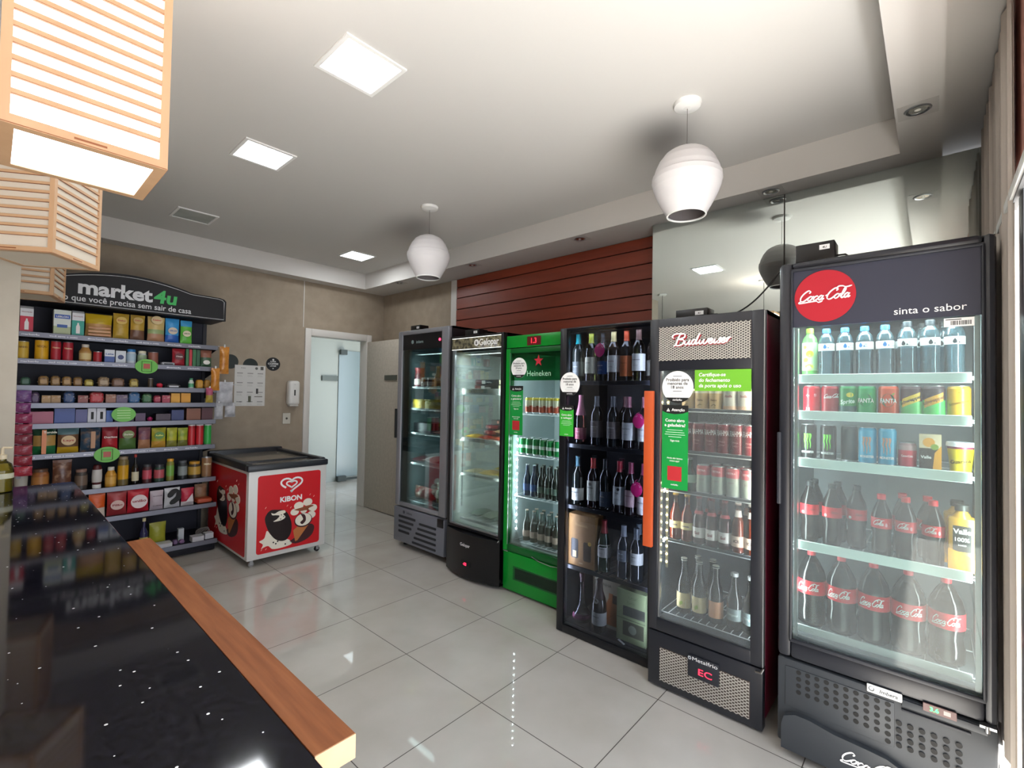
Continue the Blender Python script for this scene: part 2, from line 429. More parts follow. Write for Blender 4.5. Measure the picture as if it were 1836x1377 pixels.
struct('baseboard_front', MB().box(2.16, 3.2, YF, YF+.02, 0, .10, WHITE))
# pillar at the far end of the counter
struct('pillar', MB().box(-.30, .083, 3.12, 3.40, 0, ZC, WALLP2, .004))

# ------------------------------------------------------------------ ceiling lights
LEDM = paint('#f4fbff', .5, emit=9.0, key='lit_diffuser')
DIFOFF = noisy('#8d948f', '#a9b0ab', 5, .3, 'unlit_diffuser')
def panel(cx, cy, s_, lab, m):
    t = thing('ceiling_light', lab, 'light', (cx, cy, ZC), 0, 'square recessed ceiling lights'); h = s_/2; fw = .018
    mb = MB()
    for a in ((-h, h, -h, -h+fw), (-h, h, h-fw, h), (-h, -h+fw, -h+fw, h-fw), (h-fw, h, -h+fw, h-fw)): mb.box(a[0], a[1], a[2], a[3], -.008, 0, WHITE)
    mb.build('frame', t)
    MB().box(-h+fw, h-fw, -h+fw, h-fw, -.004, -.001, m).build('diffuser', t)
panel(1.07, 1.905, .29, 'largest lit square panel, in the ceiling nearest the viewer', LEDM)
panel(1.09, 3.08, .29, 'lit square panel in the ceiling between the largest panel and the unlit one', LEDM)
panel(2.59, 4.59, .29, 'small lit square panel in the ceiling, left of the further globe lamp', LEDM)
panel(1.11, 4.62, .29, 'unlit grey square panel in the ceiling near the header of the snack shelves', DIFOFF)
for cx, cy, p in ((1.07, 1.905, 5), (1.09, 3.08, 5), (2.59, 4.59, 5)):
    area_light('panel_glow', (cx, cy, ZC-.012), (0, 0, 0), .24, .24, p, (.95, .98, 1))
def spot(cx, cy, lab):
    t = thing('recessed_spotlight', lab, 'spotlight', (cx, cy, ZS), 0, 'round spotlights in the soffit')
    MB().box(-.068, .068, -.068, .068, -.0012, .0, paint('#b9b6b2', .6)).build('trim_plate', t)
    MB().lathe([(.030, -.0015), (.047, -.0015), (.047, -.004), (.040, -.007), (.032, -.004), (.030, .0)], ALU, seg=28, caps=(0, 0)).build('ring', t)
    mb = MB().lathe([(.031, -.003), (.012, -.0015)], CHROME, seg=24); mb.lathe([(.012, -.003), (.001, -.006)], paint('#f5f2ea', .2), seg=12); mb.build('reflector', t)
spot(2.65, .052, 'round chrome spotlight in the ceiling strip at the upper right corner')
spot(3.145, .739, 'round spotlight in the soffit above the joint of the mirrors')
spot(3.148, 2.122, 'round spotlight in the soffit above the timber cladding')
spot(3.137, 3.372, 'round spotlight in the soffit just right of the further globe lamp')
spot(3.128, 4.589, 'small round spotlight in the soffit nearest the far corner')
# globe pendants of thin layered sheet
GLOBE = paint('#d2cfd0', .6, key='white_lamp_sheet'); GLIN = paint('#8d8585', .7)
def globe(cx, cy, lab):
    t = thing('globe_pendant_lamp', lab, 'lamp', (cx, cy, ZC), 0, 'white globe pendants')
    MB().lathe([(.001, -.028), (.02, -.028), (.062, -.018), (.066, -.004), (.066, 0)], WHITE, seg=28, caps=(0, 0)).build('ceiling_rose', t)
    MB().tube([(0, 0, -.02), (0, 0, -.24)], .0016, paint('#77726d', .4, .6), 6).build('cable', t)
    up = MB(); lo = MB(); top = -.228
    prof_u = [(.012, top), (.060, top-.006), (.085, top-.018), (.108, top-.034), (.116, top-.046), (.132, top-.066), (.138, top-.080), (.151, top-.108), (.158, top-.134), (.159, top-.140)]
    prof_l = [(.152, top-.130), (.163, top-.138), (.165, top-.162), (.158, top-.194), (.145, top-.228), (.128, top-.264), (.109, top-.298), (.092, top-.328)]
    up.lathe(prof_u, GLOBE, seg=22, caps=(0, 0)); up.lathe([(r-.003, z-.001) for r, z in prof_u][::-1], GLIN, seg=22, caps=(0, 0))
    lo.lathe(prof_l[::-1], GLOBE, seg=22, caps=(0, 0)); lo.lathe([(r-.003, z) for r, z in prof_l], GLIN, seg=22, caps=(0, 0))
    lo.lathe([(.086, top-.326), (.086, top-.333), (.093, top-.333), (.093, top-.326)], WHITE, seg=32, caps=(0, 0))
    up.build('upper_shade', t); lo.build('lower_shade', t)
globe(2.265, .905, 'white layered globe pendant lamp nearest the viewer, in front of the mirror')
globe(2.26, 2.93, 'smaller-looking white layered globe pendant lamp further back, left of the timber cladding')
# slatted timber lanterns over the counter
LWOOD = noisy('#b9936f', '#c49e7a', 12, .5, 'light_pine', stretch=(1, 1, .2)); LEDGE = paint('#8a5230', .6, key='scorched_pine_edge')
def lantern(cx, cy, rz, w_, z0, hgt, m, bottom, lab, n_sl=14):
    t = thing('slatted_pendant_lantern', lab, 'lamp', (cx, cy, z0), rz, 'box lanterns hanging over the counter')
    h = w_/2; fr = .017; th = .007
    mb = MB()
    for q in range(4):
        mb.M = Matrix.Rotation(q*PI/2, 4, 'Z')
        mb.box(-h, -h+fr, -h, -h+th, 0, hgt, LWOOD); mb.box(h-fr, h-th, -h, -h+th, 0, hgt, LWOOD)
        mb.box(-h+fr, h-fr, -h, -h+th, 0, .020, LWOOD); mb.box(-h+fr, h-fr, -h, -h+th, hgt-.02, hgt, LWOOD)
        mb.box(-.028, .028, -h-.0006, -h+.001, .007, .0115, LEDGE)
        mb.box(-h+.001, h-.001, -h-.0006, -h+.0005, .0002, .0018, LEDGE)
    mb.M = Matrix.Identity(4)
    mb.build('frame', t)
    z = .064
    while z < hgt-.03:
        sl = MB()
        for q in range(4):
            sl.M = Matrix.Rotation(q*PI/2, 4, 'Z'); sl.box(-h+fr, h-fr, -h+.001, -h+th, z, z+.0105, LWOOD)
            sl.box(-h+fr, h-fr, -h+.0008, -h+th, z-.0012, z, LEDGE)
        sl.build('slat_band', t); z += .0355
    mb = MB()
    for q in range(4): mb.M = Matrix.Rotation(q*PI/2, 4, 'Z'); mb.box(-h+th, h-th, -h+th, -h+th+.002, .004, hgt-.004, m)
    mb.build('paper_lining', t)
    mb = MB(); e = .024
    for q in range(4): mb.M = Matrix.Rotation(q*PI/2, 4, 'Z'); mb.box(-h+.001, h-e, -h+.001, -h+e, -.001, .004, LWOOD)
    mb.build('bottom_frame', t)
    if bottom:
        b2 = MB(); b2.M = Matrix.Rotation(-PI/2, 4, 'X'); b2.prism(rr(-h+e-.003, h-e+.003, -h+e-.003, h-e+.003, .004), -.004, -.001, bottom); b2.M = Matrix.Identity(4)
        b2.build('bottom_diffuser', t)
    mb = MB(); mb.tube([(0, 0, hgt-.02), (0, 0, ZC-z0-.02)], .003, INK, 6); mb.box(-h+.004, h-.004, -.008, .008, hgt-.012, hgt-.002, LWOOD); mb.build('cable', t)
    MB().box(-.05, .05, -.05, .05, ZC-z0-.02, ZC-z0, WHITE, .004).build('ceiling_plate', t)
    return t
LIT = paint('#fffaf4', .6, emit=4.0, key='lit_paper'); UNLIT = paint('#cdc2b2', .8, key='unlit_paper')
LHGT = .50
lantern(.138, 1.555, .0, .285, 2.0, LHGT, LIT, LIT, 'lit box lantern of pale wooden slats nearest the viewer, glowing white')
lantern(.120, 2.865, math.atan2(.251, .179), .30, 2.0, LHGT, UNLIT, UNLIT, 'unlit slatted box lantern turned cornerwise behind the lit one')
lantern(.131, 4.09, -.25, .30, 2.0, LHGT, UNLIT, UNLIT, 'unlit slatted box lantern furthest back, in front of the shelf header')

# ------------------------------------------------------------------ counter
def granite():
    m = paint('#05050c', .06, key='black_star_granite', spec=.32); n, l = nt(m); b = n['Principled BSDF']
    tc = n.new('ShaderNodeTexCoord')
    nz = n.new('ShaderNodeTexNoise'); nz.inputs['Scale'].default_value = 90; nz.inputs['Detail'].default_value = 5; l.new(tc.outputs['Object'], nz.inputs[0])
    rp = n.new('ShaderNodeValToRGB'); e = rp.color_ramp.elements; e[0].position = .35; e[0].color = lin('#060609'); e[1].position = .75; e[1].color = lin('#1d1c26')
    l.new(nz.outputs[0], rp.inputs[0])
    vo = n.new('ShaderNodeTexVoronoi'); vo.inputs['Scale'].default_value = 60; l.new(tc.outputs['Object'], vo.inputs['Vector'])
    wn = n.new('ShaderNodeTexWhiteNoise'); l.new(vo.outputs['Position'], wn.inputs['Vector'])
    a = mth(n, l, 'LESS_THAN', vo.outputs['Distance'], .13); c = mth(n, l, 'GREATER_THAN', wn.outputs['Value'], .80)
    f = mth(n, l, 'MULTIPLY', a, c)
    mx = n.new('ShaderNodeMixRGB'); l.new(f, mx.inputs[0]); l.new(rp.outputs[0], mx.inputs[1]); mx.inputs[2].default_value = (.95, .95, 1, 1)
    l.new(mx.outputs[0], b.inputs['Base Color'])
    l.new(mth(n, l, 'MULTIPLY', f, .6), b.inputs['Metallic'])
    l.new(mth(n, l, 'ADD', mth(n, l, 'MULTIPLY', f, .3), .062), b.inputs['Roughness'])
    return m
BARW = noisy('#74401f', '#8c5530', 16, .55, 'orange_brown_timber', stretch=(5, .3, 1), detail=6, spec=.2)
BAREND = noisy('#b58a64', '#c09570', 14, .6, 'pale_end_grain')
t = thing('bar_counter', 'long polished black speckled granite bar counter with an orange timber edge', 'counter', (0, 0, 0))
MB().box(-.55, .286, .05, 3.10, .960, 1.0, granite(), .002, 1).build('granite_top', t)
mb = MB().box(.286, .342, .581, 1.79, .968, 1.0, BARW); mb.box(.286, .342, .579, .581, .968, 1.0, BAREND); mb.build('timber_edge', t)
MB().box(-.50, .20, .30, 3.05, 0, .960, paint('#2b2422', .6)).build('base', t)
# ------------------------------------------------------------------ fridges: shared builders
def carcass(root, W, D, H, zi0, zi1, outer, liner, wl=.035, d0=.05, right=None, name='cabinet'):
    mb = MB()
    mb.box(0, .008, d0, D, .05, H, outer); mb.box(0, W, d0, D, H-.02, H, outer); mb.box(0, W, D-.01, D, .05, H-.02, outer)
    if not right: mb.box(W-.008, W, d0, D, .05, H, outer)
    mb.box(.008, wl, d0, D-.03, zi0, zi1, liner); mb.box(W-wl, W-.008, d0, D-.03, zi0, zi1, liner)
    mb.box(.008, W-.008, D-.05, D-.01, zi0, zi1, liner); mb.box(.008, W-.008, d0, D-.01, zi0-.03, zi0, liner)
    mb.box(.008, W-.008, d0, D-.01, zi1, H-.02, outer); mb.box(.008, W-.008, d0+.02, D-.01, .05, zi0-.03, outer)
    mb.build(name, root)
    if right: MB().box(W-.008, W, d0, D, .05, H, right).build('side_panel', root, 'red side panel')
def frame_part(root, W, z0, z1, u0, u1, g0, g1, m, d1=.045, bev=.006, name='door'):
    """one mesh with an opening: left, right, bottom and top members"""
    mb = MB()
    mb.box(0, u0, 0, d1, z0, z1, m, bev); mb.box(u1, W, 0, d1, z0, z1, m, bev)
    mb.box(u0-.004, u1+.004, 0, d1, z0, g0, m, bev); mb.box(u0-.004, u1+.004, 0, d1, g1, z1, m, bev)
    return mb.build(name, root)
def shelf_wire(root, W, D, z, m, rail=None, rh=.035, d0=.07, wl=.04, rr_=.0022, n=13, name='shelf'):
    mb = MB(); x0, x1 = wl+.006, W-wl-.006; y0, y1 = d0, D-.07
    for i in range(n):
        x = x0+(x1-x0)*i/(n-1); mb.tube([(x, y0, z-rr_), (x, y1, z-rr_)], rr_, m, 5)
    for y in (y0, (y0+y1)/2, y1): mb.tube([(x0, y, z-rr_*2.6), (x1, y, z-rr_*2.6)], rr_*1.2, m, 5)
    o = mb.build(name, root)
    if rail:
        r = MB().box(x0+.012, x1-.012, y0-.012, y0-.006, z-rh+.012, z+.012, rail, .002, 1)
        for x, s in ((x0, 1), (x1, -1)):
            r.tube([(x+s*.014, y0-.008, z-.012), (x-s*.006, y0-.012, z-.015), (x-s*.002, y0-.008, z-.035)], .003, WHITE, 5)
        r.build('price_rail', o)
    return o
def shelf_solid(root, W, D, z, m, d0=.07, wl=.04, th=.008, lip=None, lh=.02):
    mb = MB().box(wl, W-wl, d0, D-.06, z-th, z-.0005, m)
    o = mb.build('shelf', root)
    if lip: MB().box(wl+.004, W-wl-.004, d0-.006, d0, z-lh, z+.004, lip).build('price_rail', o)
    return o
def feet(root, W, D, m, r=.02, h=.05, xs=None):
    for x in (xs or (.06, W-.06)):
        for y in (.10, D-.08): MB().lathe([(r, 0), (r, .008), (r*.6, .012), (r*.6, h)], m, (x, y, 0), 12).build('foot', root)
def wheel(root, x, y, r=.025, m=INK, name='caster'):
    mb = MB(); n = 16
    mb.M = Matrix.Translation((x, y, r))
    for a, b_, mm in ((-.010, .010, m),):
        mb.prism([(r*math.cos(2*PI*k/n), r*math.sin(2*PI*k/n)) for k in range(n)], a, b_, mm)
    mb.box(-.012, .012, -.014, -.011, -.004, r+.018, ALU); mb.box(-.012, .012, .011, .014, -.004, r+.018, ALU); mb.box(-.018, .018, -.018, .018, r+.014, r+.02, ALU)
    mb.M = Matrix.Identity(4)
    return mb.build(name, root)
def age_sticker(parent, u, z, r, d=-.001, black=True):
    mb = MB(); mb.disc(u, z, r, d-.0008, d, PAPER, seg=40)
    # black foot of the disc
    P = [(u+r*math.cos(a), z+r*math.sin(a)) for a in [math.radians(222+96*k/16) for k in range(17)]]
    if black: mb.prism(P, d-.0014, d-.0008, INK)
    y = d-.0015
    mb.text('Proibido para', r*.27, u, z+r*.36, y, INK, bold=.012); mb.text('menores de', r*.27, u, z+r*.13, y, INK, bold=.012); mb.text('18 anos', r*.27, u, z-r*.11, y, INK, bold=.012)
    mb.box(u-r*.28, u+r*.28, y-.0003, y, z+r*.66, z+r*.69, INK); mb.box(u-r*.28, u+r*.28, y-.0003, y, z-r*.28, z-r*.25, INK)
    for k, w_ in ((0, .44), (1, .5), (2, .4)): mb.box(u-r*w_, u+r*w_, y-.0003, y, z-r*(.40+.085*k), z-r*(.385+.085*k), paint('#b5b5b5', .6))
    mb.text('mrkt4u', r*.2, u, z-r*.87, y-.0002, WHITE, bold=.01)
    return mb.build('age_sticker', parent, 'round white sticker reading Proibido para menores de 18 anos')
def how_sticker(parent, u0, u1, z0, z1, gcol, word='geladeira?', d=-.001):
    w_ = u1-u0; c = (u0+u1)/2; mb = MB(); H = z1-z0; hb = w_*.32
    mb.box(u0, u1, d-.0008, d, z0, z1-hb*.6, gcol); mb.box(u0, u1, d-.0009, d, z1-hb*.7, z1, INK)
    mb.prism([(u0, z1-hb*.7), (c-w_*.3, z1-hb*.95), (c, z1-hb*1.05), (c+w_*.3, z1-hb*.95), (u1, z1-hb*.7)], d-.0010, d, INK)
    y = d-.0013; s = w_*.155
    tri = [(u0+w_*.17, z1-hb*.75), (u0+w_*.31, z1-hb*.75), (u0+w_*.24, z1-hb*.35)]
    mb.prism(tri, y-.0004, y, WHITE); mb.text('!', s*.7, u0+w_*.24, z1-hb*.72, y-.0006, INK, bold=.02)
    mb.text('Atenção', s*.95, u0+w_*.62, z1-hb*.68, y, WHITE, bold=.02)
    zt = z1-w_*.62
    mb.text('Como abro', s, c, zt, y, WHITE, bold=.025, width=w_*.74); mb.text('a '+word, s, c, zt-s*1.15, y, WHITE, bold=.025, width=w_*.8)
    z = zt-w_*.32
    for i, k in enumerate((.6, .72, .78, .5)):
        if z > z0+.03: mb.box(c-w_*k/2, c+w_*k/2, y-.0003, y, z, z+w_*.018, paint('#c9f0cc', .6)); z -= w_*.085
    if H > w_*2:
        mb.text('Siga-nos', s*.7, c, z-w_*.08, y, WHITE, bold=.01)
        z = z0+H*.36
        mb.text('Ainda não baixou', s*.55, c, z, y, WHITE, bold=.012); mb.text('nosso app?', s*.55, c, z-s*.65, y, WHITE, bold=.012)
        mb.box(c-w_*.27, c+w_*.27, y-.0003, y, z0+H*.10, z0+H*.10+w_*.54, paint('#b3262c', .6))
    mb.text('mrkt4u', s*.6, c, z0+H*.045, y, WHITE, bold=.012)
    return mb.build('help_sticker', parent, 'green sticker explaining how to open the door')
def display(root, u0, u1, z0, z1, txt, col, d=-.001, size=None, back=INK, name='temperature_display'):
    mb = MB().box(u0, u1, d-.004, d+.004, z0, z1, back, .001, 1)
    mb.text(txt, size or (z1-z0)*.75, (u0+u1)/2, z0+(z1-z0)*.24, d-.004, paint(col, .5, emit=3.0), bold=.0)
    return mb.build(name, root)
def mesh_grille(mb, u0, u1, z0, z1, d, m, pitch=.0205, asp=.58, t=.0023):
    """expanded metal: two families of slanted bars clipped to the rectangle"""
    pz = pitch*asp
    for sg in (1, -1):
        k0 = -int((u1-u0)/pitch)-2; k1 = int((z1-z0)/pz)+int((u1-u0)/pitch)+3
        for k in range(k0, k1):
            # line z = zc + sg*asp*(u-u0)
            zc = z0+k*pz if sg > 0 else z0+k*pz
            pts = []
            for u in (u0, u1): pts.append((u, zc+sg*asp*(u-u0)))
            (a, za), (b_, zb) = pts
            if min(za, zb) >= z1 or max(za, zb) <= z0: continue
            def clip(a, za, b_, zb):
                if za < z0: a = a+(z0-za)/(zb-za)*(b_-a); za = z0
                if za > z1: a = a+(z1-za)/(zb-za)*(b_-a); za = z1
                return a, za
            A = clip(a, za, b_, zb); B = clip(b_, zb, a, za)
            if abs(A[0]-B[0]) < .002: continue
            mb.add([(A[0], d, A[1]-t), (B[0], d, B[1]-t), (B[0], d, B[1]+t), (A[0], d, A[1]+t)], [(0, 1, 2, 3)], m)
            mb.add([(A[0], d, A[1]-t), (B[0], d, B[1]-t), (B[0], d+.003, B[1]-t), (A[0], d+.003, A[1]-t)], [(3, 2, 1, 0)], m)
def led_strip(root, u, d, zs, col, m2, name='light_strip', r=.0048, power=30.0):
    mb = MB().box(u-.006, u+.006, d+.002, d+.006, min(zs)-.03, max(zs)+.03, m2)
    e = paint(col, .5, emit=power)
    for z in zs: mb.lathe([(.0008, -r), (r*.7, -r*.7), (r, 0), (r*.7, r*.7), (.0008, r)], e, (u, d, z), 8)
    return mb.build(name, root)
def side_fills(fr, W, z0, z1, power, col=(.92, 1, .98), d=.058, wl=.05, both=True):  # added lamps with no visible source, brightening the fronts of the goods
    for u, s in ((wl, 1), (W-wl, -1)):
        if s < 0 and not both: continue
        dr = Matrix.Rotation(fr.rz, 3, 'Z') @ Vector((s*.55, 1, 0))
        o = area_light('front_fill_light', fr.loc(u, d, (z0+z1)/2), (0, 0, 0), .018, z1-z0, power, col)
        o.rotation_euler = dr.to_track_quat('-Z', 'Y').to_euler()
def inner_light(fr, u, d, z, su, power, col=(.92, 1, .98), sz=.06):
    x, y, z = fr.loc(u, d, z)
    return area_light('fridge_lamp', (x, y, z), (0, 0, fr.rz), su, sz, power, col)
PLASTB = paint('#1e2027', .34, key='black_fridge_plastic', spec=.6); PLASTB2 = paint('#24262d', .5, key='black_fridge_panel')
STEELW = paint('#d9dde0', .35, .3, key='white_coated_wire')
def control_box(loc, rz, w_, lab, hh=.060, grp='black control boxes on top of the fridges'):
    t = thing('control_box', lab, 'electronic box', loc, rz, grp)
    MB().box(0, w_, 0, .10, 0, hh, BLACK, .003).box(w_*.62, w_*.88, -.0008, 0, hh-.034, hh-.014, PAPER).text('4U', .012, w_*.75, hh-.029, -.0009, INK, bold=.02).build('housing', t)
    MB().tube([(w_, .05, .03), (w_+.03, .055, .03), (w_+.05, .06, .012)], .004, INK, 6).build('plug_lead', t)
    return t

# ================================================================== 1. the cola fridge
FC = Frame(2.23, .49); W, D, H = .645, .62, 2.035
f = thing('display_fridge', 'tall black single-door cola fridge nearest the viewer, red disc on its header', 'fridge', FC.loc(0, 0, 0), FC.rz)
CLIN = paint('#8f979c', .5, key='grey_fridge_liner')
carcass(f, W, D, H, .48, 1.80, PLASTB, CLIN)
door = frame_part(f, W, .395, 2.03, .050, .611, .470, 1.995, PLASTB, bev=.016)
mb = MB()   # stepped inner bead of the door
for a in ((.044, .053, .463, 2.0), (.608, .616, .463, 2.0), (.044, .616, .463, .477), (.044, .616, 1.988, 2.0)): mb.box(a[0], a[1], -.006, .01, a[2], a[3], PLASTB2, .004)
mb.build('door_bead', door)
mb = MB().box(.053, .609, .006, .012, 1.757, 1.992, paint('#2a2c3a', .45, key='header_print'))
mb.text('sinta o sabor', .036, .476, 1.778, .006, WHITE, width=.195)
mb.build('header_panel', door)
mb = MB().disc(.161, 1.876, .104, .003, .006, paint('#a00c20', .5, key='cola_red'), seg=48)
mb.ink(COCA, .0165, .163, 1.862, .0025, WHITE, width=.180)
mb.build('logo_disc', door, 'red disc with white script lettering')
MB().box(.053, .609, .018, .022, .472, 1.757, glassy('door_glass_misted', '#e6efee', .8, haze=.085)).build('glass', door)
mb = MB().box(.054, .066, .024, .05, .48, 1.755, ALU); mb.box(.592, .607, .024, .05, .48, 1.755, paint('#c6c9cc', .5)); mb.build('inner_seal', door)
mb = MB().box(.515, .592, .014, .0175, 1.722, 1.752, PAPER); y = .0139
random.seed(3); x = .520
while x < .585:
    w_ = random.choice((.0008, .0016, .0024)); mb.box(x+.012, x+.012+w_, y-.0003, y, 1.727, 1.742, INK); x += w_+random.choice((.001, .002))
    if x > .572: break
mb.box(.519, .56, y-.0003, y, 1.745, 1.748, INK); mb.build('barcode_label', door)
mb = MB().box(-.003, .012, -.012, .01, 1.02, 1.32, PLASTB2, .004).build('handle', door)
CSH = [1.552, 1.400, 1.202, .858]
for z in CSH: shelf_wire(f, W, D, z, STEELW, paint('#dff0ea', .4, key='price_rail_glow', emit=.12), .038)  # rails are no lamps: a faint glow is put into their material
mb = MB()
o = shelf_wire(f, W, D, .510, STEELW, paint('#b9c2c2', .4), .03)
# lower service panel with round holes, hump and lettering
LOWM = paint('#33373c', .5, key='cola_service_panel')
mb = MB().box(.0, W, .004, .05, .045, .388, LOWM, .010)
mb.box(.03, .38, .000, .006, .20, .36, LOWM, .002); mb.box(.40, .62, -.004, .006, .36, .385, LOWM, .003); mb.box(.40, .58, -.006, .006, .345, .352, PLASTB2, .002)
mb.build('service_panel', f)
mb = MB()
for c in range(16):
    for r_ in range(6):
        u = .078+c*.0315; z = .348-r_*.0265
        if c >= 10 and r_ < 2: continue
        if z < .205+(.045 if c < 5 else .03 if c < 9 else 0)-(c-9)*.007*(c > 9): continue
        mb.disc(u, z, .0088, -.0012, -.0002, paint('#050506', .7), seg=14)
mb.build('vent_holes', f)
hump = [(.02, .035), (.02, .13), (.03, .165), (.07, .185), (.12, .185), (.20, .170), (.30, .165), (.36, .160), (.42, .135), (.48, .10), (.56, .085), (.625, .085), (.625, .035)]
mb = MB().prism(hump[::-1], -.022, .004, LOWM); mb.ink(COCA, .0155, .315, .094, -.0225, paint('#e9e9ea', .5), width=.185); mb.build('kick_panel', f, 'bulging kick panel with white script lettering')
mb = MB().box(.300, .402, -.006, .0, .372, .402, WHITE, .003); mb.disc(.314, .387, .009, -.0068, -.006, paint('#555a5e', .5), seg=18); mb.disc(.314, .389, .006, -.0072, -.0068, WHITE, seg=14)
mb.text('Imbera', .019, .364, .381, -.0066, paint('#4b5054', .5), bold=.02, shear=.2); mb.build('maker_badge', f)
mb = MB().box(.458, .545, -.006, 0, .374, .402, paint('#6a5250', .5), .001, 1); mb.text('3.6', .020, .488, .381, -.006, paint('#3dff6a', .5, emit=3.0), bold=.02); mb.box(.512, .53, -.0065, -.006, .382, .396, paint('#a9a09c', .5)); mb.build('temperature_display', f)
mb = MB().box(.600, .640, -.008, .02, .385, .393, ALU); mb.lathe([(.008, 0), (.008, .02)], CHROME, (.618, -.002, .372), 12); mb.build('hinge', f)
wheel(f, .07, .09, .032, PLASTB); wheel(f, .57, .09, .032, PLASTB); wheel(f, .07, .52, .032, PLASTB); wheel(f, .57, .52, .032, PLASTB)
MB().box(.15, .50, .10, .12, 1.782, 1.797, paint('#f2fffb', .5, emit=2.0)).build('interior_lamp', f)
inner_light(FC, .32, .10, 1.775, .46, 3.0); side_fills(FC, .645, .52, 1.75, 2.5)
control_box(FC.loc(.045, .08, H), FC.rz, .14, 'black control box on top of the largest cola fridge', .085)

# ================================================================== 2. the beer fridge with mesh header
FB = Frame(2.278, 1.087); W, D, H = .53, .62, 1.858
f = thing('display_fridge', 'black beer fridge with diamond mesh header and lower grille, second nearest the viewer', 'fridge', FB.loc(0, 0, 0), FB.rz)
BLIN = paint('#3c4147', .5, key='dark_fridge_liner')
carcass(f, W, D, H, .33, 1.62, PLASTB, BLIN, wl=.03, right=paint('#6d1530', .4, key='wine_red_side'))
o = frame_part(f, W, .285, H-.003, .045, .478, .345, 1.592, PLASTB, bev=.006); door = o
MESHL = paint('#cdc9c0', .4, .3, key='pale_metal_mesh')
mb = MB().box(.042, .478, -.0015, 0, 1.640, 1.812, paint('#2a2423', .6)); mesh_grille(mb, .044, .476, 1.642, 1.810, -.0045, MESHL)
mb.build('header_mesh', door)
mb = MB(); mb.ink(BUDW, .0235, .256, 1.715, -.0095, WHITE, width=.280, wmin=.16, wmax=.40, shear=.25, rot=.0); mb.ink(BUDW, .0215, .2575, 1.713, -.0062, paint('#9c1f2a', .5), width=.275, wmin=.3, wmax=.6, shear=.25); mb.build('lettering', door, 'white script lettering')
MB().box(.045, .478, .014, .018, .345, 1.592, glassy('beer_door_glass', '#dfe6e6', .8, haze=.08)).build('glass', door)
mb = MB().box(.047, .055, .008, .03, .35, 1.59, ALU); mb.build('inner_seal', door)
MB().box(-.020, .028, -.034, -.012, .700, 1.488, noisy('#b5491d', '#c2562a', 5, .45, 'orange_handle_wood', stretch=(1, 1, .3)), .003).box(.0, .02, -.014, .0, .74, .77, ALU).box(.0, .02, -.014, .0, 1.42, 1.45, ALU).build('handle', door, 'long orange wooden pull handle')
MB().box(.5285, .533, -.002, .03, .29, 1.85, ALU).build('edge_strip', door)
age_sticker(door, .141, 1.509, .079)
how_sticker(door, .064, .196, 1.003, 1.418, DKGREEN)
mb = MB().box(.226, .478, -.0018, -.0006, 1.490, 1.591, paint('#6cb02c', .5))
for i, tx in enumerate(('Certifique-se', 'do fechamento', 'da porta após o uso')): mb.text(tx, .0235, .246, 1.560-i*.026, -.0020, WHITE, 'L', bold=.02, shear=.15)
mb.build('banner_sticker', door, 'green banner sticker reading Certifique-se do fechamento da porta após o uso')
mb = MB().box(0, W, .002, .05, .012, .278, PLASTB, .004)
mb.box(.062, .480, -.0005, .003, .045, .208, paint('#4b3f38', .7)); mesh_grille(mb, .064, .478, .047, .206, -.0035, MESHL, pitch=.024)
mb.build('lower_grille', f)
mb = MB().box(.208, .350, -.012, 0, .132, .232, PLASTB2, .002)
for k in range(6):
    a = k*PI/3; mb.box(.217+.006*math.cos(a)-.0025, .217+.006*math.cos(a)+.0025, -.0126, -.012, .219+.006*math.sin(a)-.0025, .219+.006*math.sin(a)+.0025, paint('#b9bcc0', .5))
mb.text('Metalfrio', .024, .288, .212, -.012, WHITE, bold=.0, width=.115)
mb.text('EC', .042, .290, .154, -.012, paint('#ff2a45', .5, emit=2.0), bold=.0, width=.062); mb.build('temperature_display', f)
MB().tube([(.505, -.012, .268), (.528, -.016, .272), (.536, -.010, .292)], .005, CHROME, 6).build('hinge', f)
feet(f, W, D, INK, .022, .05)
BSH = [1.392, 1.182, .982, .728]
for z in BSH: shelf_wire(f, W, D, z, STEELW, paint('#5a5f64', .4), .014, wl=.034)
shelf_wire(f, W, D, .362, STEELW, None, wl=.034)
led_strip(f, .070, .052, [.62+.0395*i for i in range(11)]+[1.43], '#ffe7a8', paint('#b8b0a0', .5))
inner_light(FB, .26, .10, 1.60, .36, 1.2, (1, .93, .8)); side_fills(FB, .53, .95, 1.58, 1.6, (1, .90, .75)); side_fills(FB, .53, .38, .92, 1.2, (.95, .97, 1))
control_box(FB.loc(.065, .15, H), FB.rz, .165, 'black control box on top of the beer fridge with mesh header')
mb = MB(); A = FC.loc(-.01, .20, 1.995); B_ = FB.loc(.31, .20, 1.868)
pts = [(A[0], A[1]+.05, A[2]+.0)]
P0, P1 = Vector(A), Vector(B_)
P0.z = 2.046; P0.y += .03
pts = [tuple(P0.lerp(P1, t_)+Vector((0, 0, -.035*math.sin(PI*t_)))) for t_ in [k/10 for k in range(11)]]
mb.tube([(A[0], A[1]-.10, 2.046), (A[0], A[1]-.03, 2.046)]+pts+[(B_[0], B_[1]+.06, 1.866)], .0038, INK, 6)
tag(mb.build('power_cord'), 'thin black power cord slung between the tops of the two nearest fridges', 'cord')

